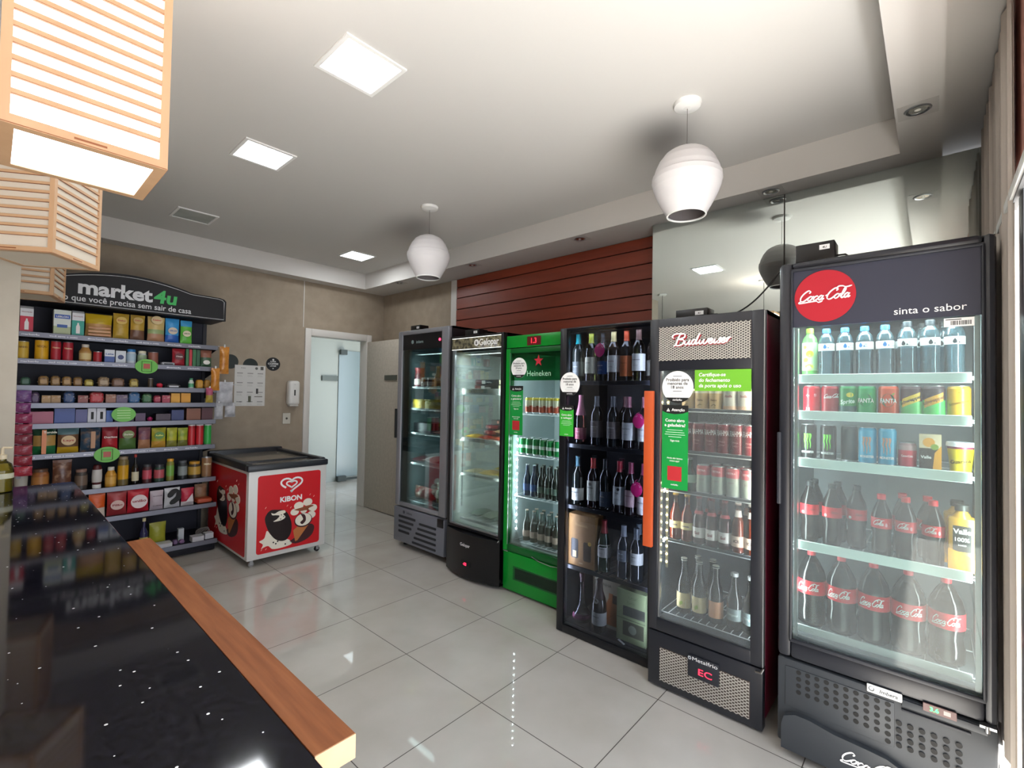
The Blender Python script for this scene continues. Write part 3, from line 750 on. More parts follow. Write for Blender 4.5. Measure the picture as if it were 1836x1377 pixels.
# ================================================================== 3. the wine cabinet
FW = Frame(2.396, 1.752); W, D, H = .65, .58, 1.878
f = thing('wine_cabinet', 'tall black wine cabinet with a full glass front, left of the orange handle', 'wine cabinet', FW.loc(0, 0, 0), FW.rz)
WLIN = paint('#14151c', .45, key='wine_liner')
WOUT = paint('#121318', .3, key='wine_black')
carcass(f, W, D, H, .055, 1.85, WOUT, WLIN, wl=.03)
door = frame_part(f, W, .004, H-.002, .048, .602, .052, 1.862, WOUT, bev=.003)
MB().box(.048, .602, .006, .010, .052, 1.862, glassy('dark_cabinet_glass', '#c4cbd6', 1.0)).build('glass', door)
age_sticker(door, .078, 1.527, .073)
how_sticker(door, .006, .109, 1.205, 1.395, GREEN, 'adega?')
WSH = [1.545, 1.155, .775, .405]
for z in WSH:
    o = shelf_wire(f, W, D, z, paint('#23242a', .4, .5), None, wl=.032, d0=.05)
    MB().box(.036, W-.036, .044, .050, z-.022, z+.002, WLIN, .001, 1).build('shelf_front', o)
feet(f, W, D, INK, .02, .05)
inner_light(FW, .33, .07, 1.84, .4, .6, (.9, .93, 1)); side_fills(FW, .65, .10, 1.80, 6.5, (.92, .94, 1), d=.03)

# ================================================================== 4. the green beer fridge
FG = Frame(2.593, 2.392); W, D, H = .60, .62, 1.892
f = thing('display_fridge', 'green beer fridge with a red star on its glass and red digits above', 'fridge', FG.loc(0, 0, 0), FG.rz)
GP = paint('#0d8a2c', .3, key='green_fridge_paint'); GP2 = paint('#0a5a24', .35, key='deep_green_paint')
GLIN = paint('#aab6b8', .5, key='green_fridge_liner')
carcass(f, W, D, H, .33, 1.78, paint('#101412', .4), GLIN, wl=.03)
MB().box(0, W, -.002, .05, 1.802, H, GP, .004).build('header_bar', f)
display(f, .205, .330, 1.812, 1.876, '1.3', '#ff2030', -.003, .052, paint('#5a0c10', .4))
door = frame_part(f, W, .303, 1.798, .042, .560, .352, 1.762, GP2, bev=.004)
mb = MB().box(0, .038, -.003, .0, .306, 1.795, GP); mb.box(.038, .042, -.004, .0, .35, 1.765, ALU); mb.build('door_trim', door)
MB().box(.042, .560, .010, .014, .352, 1.762, CLEAR).build('glass', door)
star = []
for k in range(10):
    r_ = .043 if k % 2 == 0 else .0175; a = PI/2+k*PI/5; star.append((.302+r_*math.cos(a), 1.700+r_*math.sin(a)))
mb = MB().box(.043, .559, .0085, .0095, 1.560, 1.761, glassy('green_tinted_film', '#7cc796', .5))
mb.prism(star, .0065, .0080, paint('#c4263a', .5)); mb.text('Heineken', .055, .305, 1.592, .008, paint('#b9dfc8', .5), width=.215); mb.build('glass_print', door, 'red star and white lettering')
age_sticker(door, .126, 1.652, .075)
how_sticker(door, .043, .170, 1.160, 1.520, DKGREEN)
mb = MB().box(0, W, 0, .05, .02, .296, GP, .004); mb.box(.10, .52, -.002, .001, .105, .205, GP2, .001, 1); mb.box(.12, .505, -.003, .0, .118, .195, paint('#0a1a10', .6))
for k in range(8): mb.box(.12, .505, -.0045, -.003, .124+k*.009, .128+k*.009, paint('#14301d', .5))
mb.build('lower_grille', f)
MB().tube([(.28, -.006, .315), (.34, -.010, .300), (.45, -.010, .292), (.52, -.006, .30)], .003, ALU, 6).build('door_pull', door)
MB().box(.004, .05, -.008, .0, .298, .304, ALU).build('hinge', f)
feet(f, W, D, INK, .02, .05)
GSH = [1.318, 1.010, .706]
for z in GSH: shelf_wire(f, W, D, z, STEELW, None, wl=.034, rr_=.003)
for z in (.372,): shelf_wire(f, W, D, z, STEELW, None, wl=.034, rr_=.003)
led_strip(f, .078, .052, [.462+.0508*i for i in range(14)], '#f4fbff', paint('#dfe5e8', .4), r=.006, power=110.0)
inner_light(FG, .30, .12, 1.74, .4, 1.2, (.88, .96, 1)); side_fills(FG, .60, .42, 1.50, 2.2, (.9, .97, 1))
tag_ = None

# ================================================================== 5. black chiller with patterned header
FK = Frame(2.56, 3.0); W, D, H = .602, .64, 1.925
f = thing('display_fridge', 'black chiller with a mottled brown lit header and a bowed black base', 'fridge', FK.loc(0, 0, 0), FK.rz)
KB = paint('#0d0d10', .3, key='gloss_black'); KL = paint('#c4ccca', .5, key='pale_liner')
carcass(f, W, D, H, .40, 1.80, KB, KL, wl=.02)
door = frame_part(f, W, .372, H-.002, .022, .580, .392, 1.905, KB, bev=.003)
mb = MB().box(.022, .585, .001, .006, 1.815, 1.905, noisy('#2c2a20', '#8a8468', 30, .5, 'mottled_header', detail=5, lo=.4, hi=.62))
for z in (1.812, 1.903): mb.box(.022, .580, -.001, .004, z, z+.004, paint('#f0f4f0', .5, emit=1.0))
mb.text('Gelopar', .070, .450, 1.838, .0, WHITE, bold=.03, width=.215); mb.disc(.312, 1.860, .026, -.0008, .001, WHITE, seg=24); mb.text('a', .045, .312, 1.849, -.0012, paint('#2c2a20', .5), bold=.03)
mb.box(.32, .56, -.0005, .0, 1.826, 1.829, WHITE)
mb.build('header_panel', door, 'mottled brown header lettered Gelopar')
MB().box(.022, .580, .014, .018, .392, 1.812, CLEAR).build('glass', door)
mb = MB().box(.024, .034, .006, .03, .394, 1.810, ALU); mb.box(.040, .046, .010, .03, .394, 1.810, ALU); mb.box(.024, .578, .006, .03, .394, .404, ALU); mb.build('inner_seal', door)
N = 14; bow = [(W*k/N, -.055*math.sin(PI*k/N)) for k in range(N+1)]
mb = MB()
vs = [(x, y, z) for z in (.03, .365) for x, y in bow]; n1 = N+1
mb.add(vs, [(i, i+1, n1+i+1, n1+i) for i in range(N)], KB, True)
mb.add([(x, y, .365) for x, y in bow]+[(W, .05, .365), (0, .05, .365)], [list(range(n1+2))], KB); mb.add([(x, y, .03) for x, y in bow]+[(W, .05, .03), (0, .05, .03)], [list(range(n1+2))[::-1]], KB)
mb.text('Gelopar', .034, .284, .268, -.055, paint('#d9d9dc', .5), bold=.02, width=.11, lift=.002)
mb.build('bowed_base', f)
mb = MB().box(.245, .345, -.062, -.050, .118, .158, INK, .002); mb.text('-05', .028, .292, .128, -.062, paint('#ff2040', .5, emit=3.0), bold=.05, lift=.001); mb.build('temperature_display', f)
MB().tube([(.575, -.004, .352), (.592, -.012, .358), (.600, -.006, .372)], .005, CHROME, 6).build('hinge', f)
feet(f, W, D, INK, .02, .05)
KSH = [1.487, 1.082, .790]
for z, lh in ((1.487, .05), (1.082, .03), (.790, .02)): shelf_wire(f, W, D, z, STEELW, paint('#9fa5a2', .4), lh, wl=.05, d0=.09)
shelf_wire(f, W, D, .425, STEELW, paint('#9aa2a0', .4), .02, wl=.05, d0=.09)
mb = MB()
for z0_, z1_ in ((1.10, 1.46), (.80, 1.06), (.52, .77)):
    mb.box(.058, .064, .10, .106, z0_, z1_, paint('#5a5f60', .4, .5)); mb.box(.330, .335, .555, .56, z0_, z1_, paint('#5a5f60', .4, .5))
mb.build('shelf_post', f)
mb = MB().lathe([(.09, -.012), (.13, -.012), (.135, 0), (.13, .008), (.09, .008)], paint('#d8dedd', .4), (.44, .38, 1.765), 28, caps=(0, 0)); mb.lathe([(.09, -.004), (.001, -.004)], paint('#9aa3a3', .4), (.44, .38, 1.765), 28); mb.build('fan_cover', f)
inner_light(FK, .30, .10, 1.78, .4, 2.0, (.95, 1, .97)); side_fills(FK, .602, .45, 1.76, 4.5, (.95, 1, .97), wl=.07)
control_box(FK.loc(.09, .08, H), FK.rz, .165, 'black control box on top of the black chiller with mottled header')

# ================================================================== 6. silver chiller
FS = Frame(2.628, 3.852); W, D, H = .745, .62, 2.045
f = thing('display_fridge', 'silver-grey framed chiller furthest from the viewer, with a slotted grey base', 'fridge', FS.loc(0, 0, 0), FS.rz)
SG = paint('#8f9096', .42, .35, key='silver_grey_plastic'); SL = paint('#7f9296', .5, key='teal_grey_liner')
carcass(f, W, D, H, .41, 1.86, paint('#1d1e22', .4), SL, wl=.03)
door = frame_part(f, W, .385, H-.004, .066, .650, .425, 2.0, SG, bev=.012)
mb = MB().box(.066, .650, .012, .017, 1.858, 2.0, paint('#141417', .35)); mb.text('imbera', .038, .325, 1.915, .012, paint('#8fa3a3', .5), bold=.015); mb.disc(.215, 1.93, .018, .0112, .012, paint('#7f9393', .5), seg=18)
mb.build('header_panel', door)
mb = MB().disc(.615, 1.930, .012, .008, .012, paint('#ff3355', .5, emit=4.0), seg=14); mb.build('indicator_light', door)
MB().box(.066, .650, .014, .018, .425, 1.858, CLEAR).build('glass', door)
mb = MB().box(.068, .150, .019, .030, .427, 1.858, paint('#17181b', .4)); mb.box(.635, .648, .019, .03, .427, 1.858, paint('#2a2c30', .4)); mb.build('inner_seal', door)
MB().box(-.012, .004, -.016, .006, 1.02, 1.30, INK, .004).build('handle', door, 'short black handle')
SB = paint('#767983', .45, .2, key='slate_base_plastic')
mb = MB().box(.0, W, -.008, .05, .055, .375, SB, .012)
mb.text('imbera', .030, .250, .330, -.0085, paint('#3d4048', .5), bold=.02); mb.disc(.165, .340, .015, -.0095, -.008, paint('#3d4048', .5), seg=16)
mb.build('slotted_base', f)
mb = MB(); DK = paint('#24262b', .7)
for r_ in range(5):
    z = .295-r_*.046
    if r_ < 4: mb.rrect(.085, .345-r_*.03, z-.011, z+.011, .008, -.0105, -.0075, DK)
    if r_ > 0 or True: mb.rrect(.400-r_*.025, .640, z-.030, z-.010, .008, -.0105, -.0075, DK)
mb.build('vent_slots', f)
MB().box(.655, .735, -.014, .01, .30, .375, BLACK, .006).build('hinge', f)
feet(f, W, D, INK, .025, .055)
SSH = [1.505, 1.300, 1.070, .785]
for z in SSH: shelf_wire(f, W, D, z, STEELW, paint('#a6b0b0', .4), .012, wl=.035, d0=.09)
shelf_wire(f, W, D, .435, STEELW, None, wl=.035, d0=.09)
inner_light(FS, .36, .12, 1.82, .4, .7, (.80, 1, 1)); side_fills(FS, .745, .46, 1.80, 5.0, (.82, 1, 1), wl=.155, both=False)
control_box(FS.loc(.06, .10, H), FS.rz, .15, 'black control box on top of the silver-grey chiller')

# ================================================================== ice cream freezer
FX, FY = 1.428, 4.14; W, D = .655, 1.06
f = thing('ice_cream_freezer', 'white and red ice cream chest freezer with a dark lid, beside the snack shelves', 'freezer', (FX, FY, 0))
FWH = paint('#d2d0cc', .35, key='freezer_white'); RED = paint('#c8101c', .4, key='freezer_red'); DGR = paint('#26282d', .4, key='freezer_lid_grey')
MB().box(0, W, 0, D, .062, .79, FWH, .006).build('body', f)
def lolly(mb, X, Z, k, y, fx=1.0):
    T = lambda P: [(X+a*k*fx, Z+b_*k) for a, b_ in P]
    DKC = paint('#1d0f10', .35); CRM = paint('#e8e0cf', .5); BR = paint('#8a4a2a', .5); WAF = paint('#b8703a', .5); PK = paint('#3a1216', .5)
    def blob(P, m, dy): mb.prism(T(spline(P+[P[0]], 4)[:-1][::-1]), y-dy, y, m)
    # cream splash, dark bar, bite
    blob([(.05, .07), (.16, .10), (.24, .03), (.40, .02), (.56, .05), (.50, .14), (.36, .17), (.22, .26), (.14, .36), (.10, .24), (.02, .20), (.08, .14)], CRM, .0006)
    blob([(.14, .66), (.10, .56), (.15, .38), (.24, .23), (.34, .15), (.46, .14), (.54, .24), (.55, .40), (.50, .56), (.42, .66), (.30, .69), (.20, .70)], DKC, .0012)
    blob([(.20, .65), (.26, .63), (.33, .66), (.42, .66), (.44, .62), (.40, .60), (.44, .54), (.38, .50), (.28, .49), (.24, .50), (.30, .53), (.34, .58), (.28, .60), (.22, .61)], CRM, .0018)
    for a, b_ in ((.37, .59), (.41, .555), (.36, .52)): mb.disc(X+a*k*fx, Z+b_*k, .010*k, y-.0022, y, DKC, seg=8)
    for a, b_ in ((.25, .14), (.29, .11), (.32, .145), (.45, .07)): mb.disc(X+a*k*fx, Z+b_*k, .014*k, y-.0018, y, DKC, seg=8)
    # cone
    blob([(.52, .10), (.62, .04), (.78, .06), (.92, .14), (.96, .28), (.86, .34), (.70, .20)], PK, .0006)
    mb.prism(T([(.58, .28), (.62, .08), (.66, .09), (.86, .34), (.72, .38)]), y-.0016, y, WAF)
    for q_, (a, b_, r_) in enumerate(((.67, .70, .085), (.83, .74, .085), (.92, .62, .085), (.90, .50, .08), (.60, .60, .075), (.76, .60, .06))): mb.disc(X+a*k*fx, Z+b_*k, r_*k*fx, y-.0017-.0001*q_, y, CRM, rz=r_*k*.8, seg=16)
    mb.disc(X+.755*k*fx, Z+.43*k, .16*k*fx, y-.0026, y, PK, rz=.125*k, seg=20); mb.disc(X+.755*k*fx, Z+.44*k, .145*k*fx, y-.0030, y, CRM, rz=.11*k, seg=20)
    blob([(.70, .55), (.78, .52), (.80, .42), (.74, .36), (.70, .40), (.75, .45)], PK, .0034)
    blob([(.58, .64), (.72, .66), (.86, .68), (.94, .66), (.84, .62), (.90, .56), (.80, .60), (.70, .60)], BR, .0036)
    for a, b_ in ((.10, .74), (.46, .72), (.52, .68), (.86, .86), (.93, .82), (.05, .04), (.12, .04)): mb.tube([(X+a*k*fx, y-.001, Z+b_*k), (X+(a+.02)*k*fx, y-.001, Z+(b_+.025)*k)], .0016, CRM, 4)
g = MB(); g.rrect(.070, .600, .100, .745, .022, -.0014, 0, RED)
H0 = lambda cx, cz, s, t0: [(cx+s*(16*math.sin(a)**3)/16, cz+s*(13*math.cos(a)-5*math.cos(2*a)-2*math.cos(3*a)-math.cos(4*a))/16*.72) for a in [t0+2*PI*k/40 for k in range(41)]]
def heart(mb, cx, cz, s, wd, m, y, a0=0, a1=1):
    P = H0(cx, cz, s, 0); P = P[int(a0*40):int(a1*40)+1]
    L = []; R_ = []
    for i in range(len(P)):
        a = P[max(i-1, 0)]; b_ = P[min(i+1, len(P)-1)]; dx, dz = b_[0]-a[0], b_[1]-a[1]; d = math.hypot(dx, dz) or 1
        L.append((P[i][0]-dz/d*wd, P[i][1]+dx/d*wd)); R_.append((P[i][0]+dz/d*wd, P[i][1]-dx/d*wd))
    mb.flat(L+R_, [(i, i+1, len(P)+i+1, len(P)+i) for i in range(len(P)-1)], m, y)
heart(g, .345, .652, .090, .0075, WHITE, -.0016, .0, .58); heart(g, .345, .652, .090, .0075, WHITE, -.0020, .66, 1.0); heart(g, .345, .650, .044, .0065, WHITE, -.0016)
g.text('KIBON', .060, .343, .505, -.0016, WHITE, bold=.035, width=.185)
lolly(g, .082, .108, .490, -.0014)
g.build('front_poster', f, 'red poster with a white double heart, KIBON, a dark ice lolly and a cone')
g = MB(); g.M = Matrix.Rotation(-PI/2, 4, 'Z')
g.rrect(-D+.05, -.05, .085, .765, .02, -.0014, 0, RED)
lolly(g, -D+.22, .16, .60, -.0014, 1.1); g.M = Matrix.Identity(4)
g.build('side_poster', f, 'red side poster with ice creams')
mb = MB().box(-.012, W+.012, -.012, .06, .785, .838, DGR, .012); mb.box(-.012, W+.012, D-.06, D+.01, .785, .865, DGR, .012)
mb.box(-.012, .045, .04, D-.04, .785, .848, DGR, .012); mb.box(W-.045, W+.012, .04, D-.04, .785, .848, DGR, .012)
mb.box(.04, W-.04, .28, .31, .80, .835, DGR, .005)
mb.build('lid_frame', f)
MB().box(.03, W-.03, .04, D-.04, .812, .820, noisy('#6d665c', '#7d766b', 4, .12, 'lid_glass_dark', spec=.8)).build('sliding_glass_lid', f)
for x, y in ((.05, .05), (W-.05, .05), (.05, D-.06), (W-.05, D-.06)): wheel(f, x, y, .022, paint('#8a8684', .5) if x < .1 else INK)
# ------------------------------------------------------------------ goods
def can(r, h, body, deco=None, bands=None, top=ALU):
    b = MB(); prof = [(r*.82, 0, top), (r*.86, .003, top), (r, .010, body)]
    for z, m in (bands or []): prof.append((r, z, m))
    prof += [(r, h-.012), (r*.86, h-.003, top), (r*.86, h, top), (r*.80, h-.002, top), (r*.78, h-.005, top)]
    b.lathe(prof, body, seg=22)
    if deco: deco(b, (0, 0, r))
    t = MB().box(-.008, .008, -.012, .006, h-.0045, h-.0025, top)
    return [('can', b, []), ('pull_tab', t, [])]
def bottle(prof, m, cap=None, label=None, deco=None, seg=22, liquid=None):
    """prof (r, z); cap (r, z0, z1, m); label [(z0, z1, m)]; follows the body radius"""
    b = MB().lathe([(p[0], p[1]) for p in prof], m, seg=seg)
    parts = [('bottle', b, [])]
    def rad(z):
        for (r0, z0), (r1, z1) in zip(prof, prof[1:]):
            if z0 <= z <= z1 and z1 > z0: return r0+(r1-r0)*(z-z0)/(z1-z0)
        return prof[-1][0]
    if liquid:
        lm, lz = liquid; pr = [(max(r-.0018, .001), z+.0015) for r, z in prof if z < lz]+[(rad(lz)-.0018, lz)]
        parts.append(('drink', MB().lathe(pr, lm, seg=seg), []))
    for z0, z1, lm in label or []:
        zs = [z0+(z1-z0)*k/3 for k in range(4)]; lb = MB()
        lb.lathe([(rad(z)+.0006, z) for z in zs], lm, seg=seg, caps=(0, 0))
        if deco and z0 == label[0][0]: deco(lb, (0, 0, lambda z: rad(z)+.0007))
        parts.append(('label', lb, []))
    if cap:
        r, z0, z1, cm = cap; parts.append(('cap', MB().lathe([(r, z0), (r, z1-.002), (r*.9, z1)], cm, seg=16), []))
    return parts
def carton(w_, d_, h, bands, deco=None, gable=False, name='box'):
    b = MB(); z = 0
    for zt, m in bands: b.box(-w_/2, w_/2, 0, d_, z, zt*h, m); z = zt*h
    if gable: b.add([(-w_/2, 0, h), (w_/2, 0, h), (w_/2, d_, h), (-w_/2, d_, h), (-w_/2, d_/2, h+w_*.3), (w_/2, d_/2, h+w_*.3)], [(0, 1, 5, 4), (2, 3, 4, 5), (1, 2, 5), (3, 0, 4)], bands[-1][1])
    if deco: deco(b, w_, h)
    return [(name, b, [])]
def pouch(w_, h, d_, bands, deco=None, lean=.0, n=9, name='pouch', crimp=.06):
    """filled bag: bulging body pinched flat at its top and bottom seams"""
    b = MB(); rows = 12
    rnd = random.Random(int(w_*1e4)+int(h*1e5))
    def P(i, j, s):
        u = i/n; v = j/rows
        bul = (math.sin(PI*min(max(u, 0), 1))**.55)*(math.sin(PI*min(max((v-crimp)/(1-2*crimp), 0), 1))**.5)
        wd = w_*(1-.05*math.sin(PI*v)); x = (u-.5)*wd
        wr = .0012*math.sin(u*19+v*23+s)+.001*math.sin(v*31-u*11)
        return (x, d_/2+s*(bul*d_/2+wr*(bul > 0))+lean*v*h, v*h)
    for s in (-1, 1):
        for j in range(rows):
            v = (j+.5)/rows; m = [mm for zt, mm in bands if v <= zt][0] if any(v <= zt for zt, _ in bands) else bands[-1][1]
            vs = [P(i, j, s) for i in range(n+1)]+[P(i, j+1, s) for i in range(n+1)]
            b.add(vs, [(i, i+1, n+2+i, n+1+i) if s < 0 else (i+1, i, n+1+i, n+2+i) for i in range(n)], m, True)
    if deco: deco(b, w_, h)
    return [(name, b, [])]
def jar(r, h, glass, lid, lidh=.018, lab=None, shoulder=.8, deco=None, seg=20):
    b = MB().lathe([(r*.93, 0), (r, .004), (r, h-lidh-.016), (r*shoulder, h-lidh)], glass, seg=seg)
    ps = [('jar', b, []), ('lid', MB().lathe([(r*shoulder+.002, h-lidh), (r*shoulder+.002, h-.002), (r*shoulder-.002, h)], lid, seg=seg), [])]
    if lab:
        l_ = MB().lathe([(r+.0006, lab[0]*h), (r+.0006, lab[1]*h)], lab[2], seg=seg, caps=(0, 0))
        if deco: deco(l_, (0, 0, r+.0008))
        ps.append(('label', l_, []))
    return ps
def P_(c, r=.4, **k): return paint(c, r, **k)
COLAK = paint('#120806', .22, key='dark_cola', spec=.5); REDL = paint('#d0202c', .4, key='red_label')
# --- cola fridge goods
def wrapink(strokes, size, z, m, width=None, x=0, shear=.32):
    return lambda b, w_: b.ink(strokes, size, x, z, 0, m, wrap=w_, width=width, shear=shear)
def wraptext(tx, size, z, m, width=None, bold=.03, x=0, rot=0, shear=0):
    return lambda b, w_: b.text(tx, size, x, z, 0, m, wrap=w_, width=width, bold=bold, rot=rot, shear=shear)
def drop(col):
    def fn(b, w_):
        P = [(0, .012), (.005, .004), (.0065, -.001), (.005, -.006), (0, -.0085), (-.005, -.006), (-.0065, -.001), (-.005, .004)]
        b.flat([(x-.008, z+.128) for x, z in P], [list(range(8))], col, 0, w_, .0006)
        b.flat([(x*.35+.004, z*.35+.124) for x, z in P], [list(range(8))], col, 0, w_, .0006)
        b.text('água', .009, .014, .130, 0, col, wrap=w_); b.text('mineral', .006, .015, .121, 0, col, wrap=w_)
    return fn
WPROF = [(.022, 0), (.029, .006), (.029, .030), (.0275, .040), (.029, .050), (.0275, .062), (.029, .074), (.028, .085), (.029, .096), (.029, .150), (.024, .170), (.013, .186), (.0125, .196)]
WP2 = [(r, z*1.03) for r, z in WPROF]
LIME = paint('#8fd038', .35)
def limes(b, w_):
    for x, z, r_ in ((.004, .10, .016), (-.012, .075, .011), (.002, .045, .017), (-.014, .13, .008)):
        b.flat([(x+r_*math.cos(a), z+r_*math.sin(a)) for a in [2*PI*k/12 for k in range(12)]], [list(range(12))], paint('#c6dc46', .4), 0, w_, .0008)
        b.flat([(x+r_*.75*math.cos(a), z+r_*.75*math.sin(a)) for a in [2*PI*k/12 for k in range(12)]], [list(range(12))], paint('#9ccb2e', .4), 0, w_, .0011)
PROTOS = {
 'lime': lambda: bottle(WPROF, paint('#5fae54', .2, key='green_pet'), (.014, .192, .212, LIME), [(.03, .15, paint('#a9d6a0', .3))], limes),
 'water_blue': lambda: bottle(WPROF, PET, (.0145, .188, .206, P_('#2f7ec9')), [(.112, .142, WHITE)], drop(paint('#1f6fb5', .5))),
 'water_black': lambda: bottle(WP2, PET, (.0145, .194, .214, P_('#1b222a')), [(.117, .146, WHITE)], drop(paint('#23282e', .5))),
}
def stripes(col, col2, tx, txc):
    def fn(b, w_):
        v = [(-.030, .030), (.030, .058), (.030, .088), (-.030, .060)]
        b.flat([(-.030+.06*k/6, .034+.028*k/6) for k in range(7)]+[(-.030+.06*k/6, .066+.028*k/6) for k in range(7)], [(k, k+1, 8+k, 7+k) for k in range(6)], col, 0, w_, .0005)
        b.text(tx, .017, 0, .058, 0, txc, wrap=w_, bold=.03, rot=.42)
    return fn
def fanta(ringc):
    def fn(b, w_):
        b.flat([(.021*math.cos(a), .060+.026*math.sin(a)) for a in [2*PI*k/16 for k in range(16)]], [list(range(16))], ringc, 0, w_, .0005)
        b.text('FANTA', .024, .001, .050, 0, WHITE, wrap=w_, bold=.02, width=.056)
        b.flat([(.012, .085), (.022, .090), (.016, .080)], [(0, 1, 2)], paint('#4fb53a', .5), 0, w_, .001)
    return fn
PROTOS.update({
 'cola_can_back': lambda: can(.033, .118, P_('#c8142a', .3), lambda b, w_: (b.text('+', .03, -.012, .065, 0, WHITE, wrap=w_), b.flat([(-.018, .012), (-.004, .012), (-.004, .024), (-.018, .024)], [(0, 1, 2, 3)], WHITE, 0, w_), b.text('II', .02, .016, .07, 0, P_('#f2c4c8'), wrap=w_))),
 'cola_can': lambda: can(.033, .118, P_('#a81c2c', .3), lambda b, w_: b.ink(COCA, .0058, .010, .068, 0, WHITE, wrap=w_, width=.058)),
 'sprite': lambda: can(.033, .118, P_('#1f5b58', .3), lambda b, w_: (b.text('Sprite', .024, .002, .045, 0, P_('#d8f0e0'), wrap=w_, bold=.03, shear=.2, rot=.12, width=.052), b.flat([(.010+.013*math.cos(a), .080+.010*math.sin(a)) for a in [2*PI*k/10 for k in range(10)]], [list(range(10))], P_('#d9c838'), 0, w_, .0006)), [(.035, P_('#2b8a4e', .3))]),
 'fanta_green': lambda: can(.033, .118, P_('#1e9a5a', .3), fanta(P_('#146b3e'))),
 'fanta_orange': lambda: can(.033, .118, P_('#d8502c', .3), fanta(P_('#245a3c'))),
 'citrus_a': lambda: can(.033, .118, P_('#57c065', .3), stripes(P_('#e3bb2e'), None, 'Schweppes', INK), [(.058, P_('#473038', .4))]),
 'citrus_b': lambda: can(.033, .118, P_('#4fc765', .3), stripes(P_('#d99f36'), None, 'Schweppes', P_('#7a4a20')), [(.064, P_('#40313a', .4))]),
 'tonic': lambda: can(.033, .118, P_('#cfa231', .3), lambda b, w_: (b.text('Schweppes', .014, 0, .052, 0, P_('#6b4d14'), wrap=w_, bold=.02, rot=.3), b.text('T', .014, 0, .085, 0, P_('#6b4d14'), wrap=w_))),
})
def claw(col):
    def fn(b, w_):
        for i, x in enumerate((-.010, 0, .010)):
            P = spline([(x-.001, .112), (x+.001, .10), (x-.002, .085), (x+.001, .070), (x, .052-.006*(i % 2))], 3); n = len(P)
            b.flat([(p[0]-.0035*(1-k/n)-.0006, p[1]) for k, p in enumerate(P)]+[(p[0]+.0035*(1-k/n)+.0006, p[1]) for k, p in enumerate(P)], [(k, k+1, n+k+1, n+k) for k in range(n-1)], col, 0, w_, .0006)
        b.text('MONSTER', .013, 0, .030, 0, WHITE, wrap=w_, bold=.03, width=.05)
    return fn
PROTOS.update({
 'energy': lambda: can(.029, .152, P_('#0b0c0c', .25), claw(P_('#6fdc35', .5))),
 'energy_grey': lambda: can(.029, .150, P_('#5b6064', .4), None),
 'energy_blue': lambda: can(.029, .150, P_('#3f9fc4', .3), claw(P_('#c78f7a', .5))),
 'small_red': lambda: can(.028, .100, P_('#c83048', .3), wraptext('Coca-Cola', .011, .045, P_('#f2d6d8'), .036), [(.070, P_('#b58f92', .4))]),
 'juice_small': lambda: carton(.062, .045, .135, [(.62, P_('#2b2724')), (1, P_('#dcc9a8'))], lambda b, w_, h: (b.flat([(.006, 0), (w_/2, 0), (w_/2, h*.7), (.012, h*.5)], [(0, 1, 2, 3)], P_('#dd9a24'), 0), b.disc(-.004, h*.78, .017, -.0010, 0, P_('#e0992a')), b.disc(.012, h*.66, .011, -.0013, 0, P_('#7d9a34')), b.text('Valle', .015, -.012, h*.34, -.0008, WHITE, bold=.03)), name='carton'),
 'guarana_cup': lambda: [('cup', MB().lathe([(.028, 0), (.036, .086), (.036, .092)], P_('#e2c71e', .4), seg=24).text('Guaraná', .018, 0, .038, 0, P_('#4d3c10'), wrap=(0, 0, .0335), bold=.03, rot=.14), []), ('lid', MB().lathe([(.036, .088, P_('#7a3048')), (.037, .096, P_('#e8e6f0')), (.040, .098), (.039, .110), (.037, .112)], WHITE, seg=24), [])],
})
CP6 = [(.026, 0), (.032, .008), (.033, .05), (.030, .075), (.031, .09), (.0345, .11), (.0345, .158), (.031, .18), (.020, .208), (.0125, .228), (.012, .238)]
CP2 = [(r, z*.925) for r, z in [(.040, 0), (.050, .012), (.052, .06), (.048, .10), (.0495, .12), (.052, .14), (.052, .215), (.046, .245), (.028, .285), (.0145, .305), (.0135, .318)]]
CLAB6 = lambda st, x=0: (lambda b, w_: b.ink(st, .0070, x, .128, 0, WHITE, wrap=w_, width=.052 if st is COCA else .034))
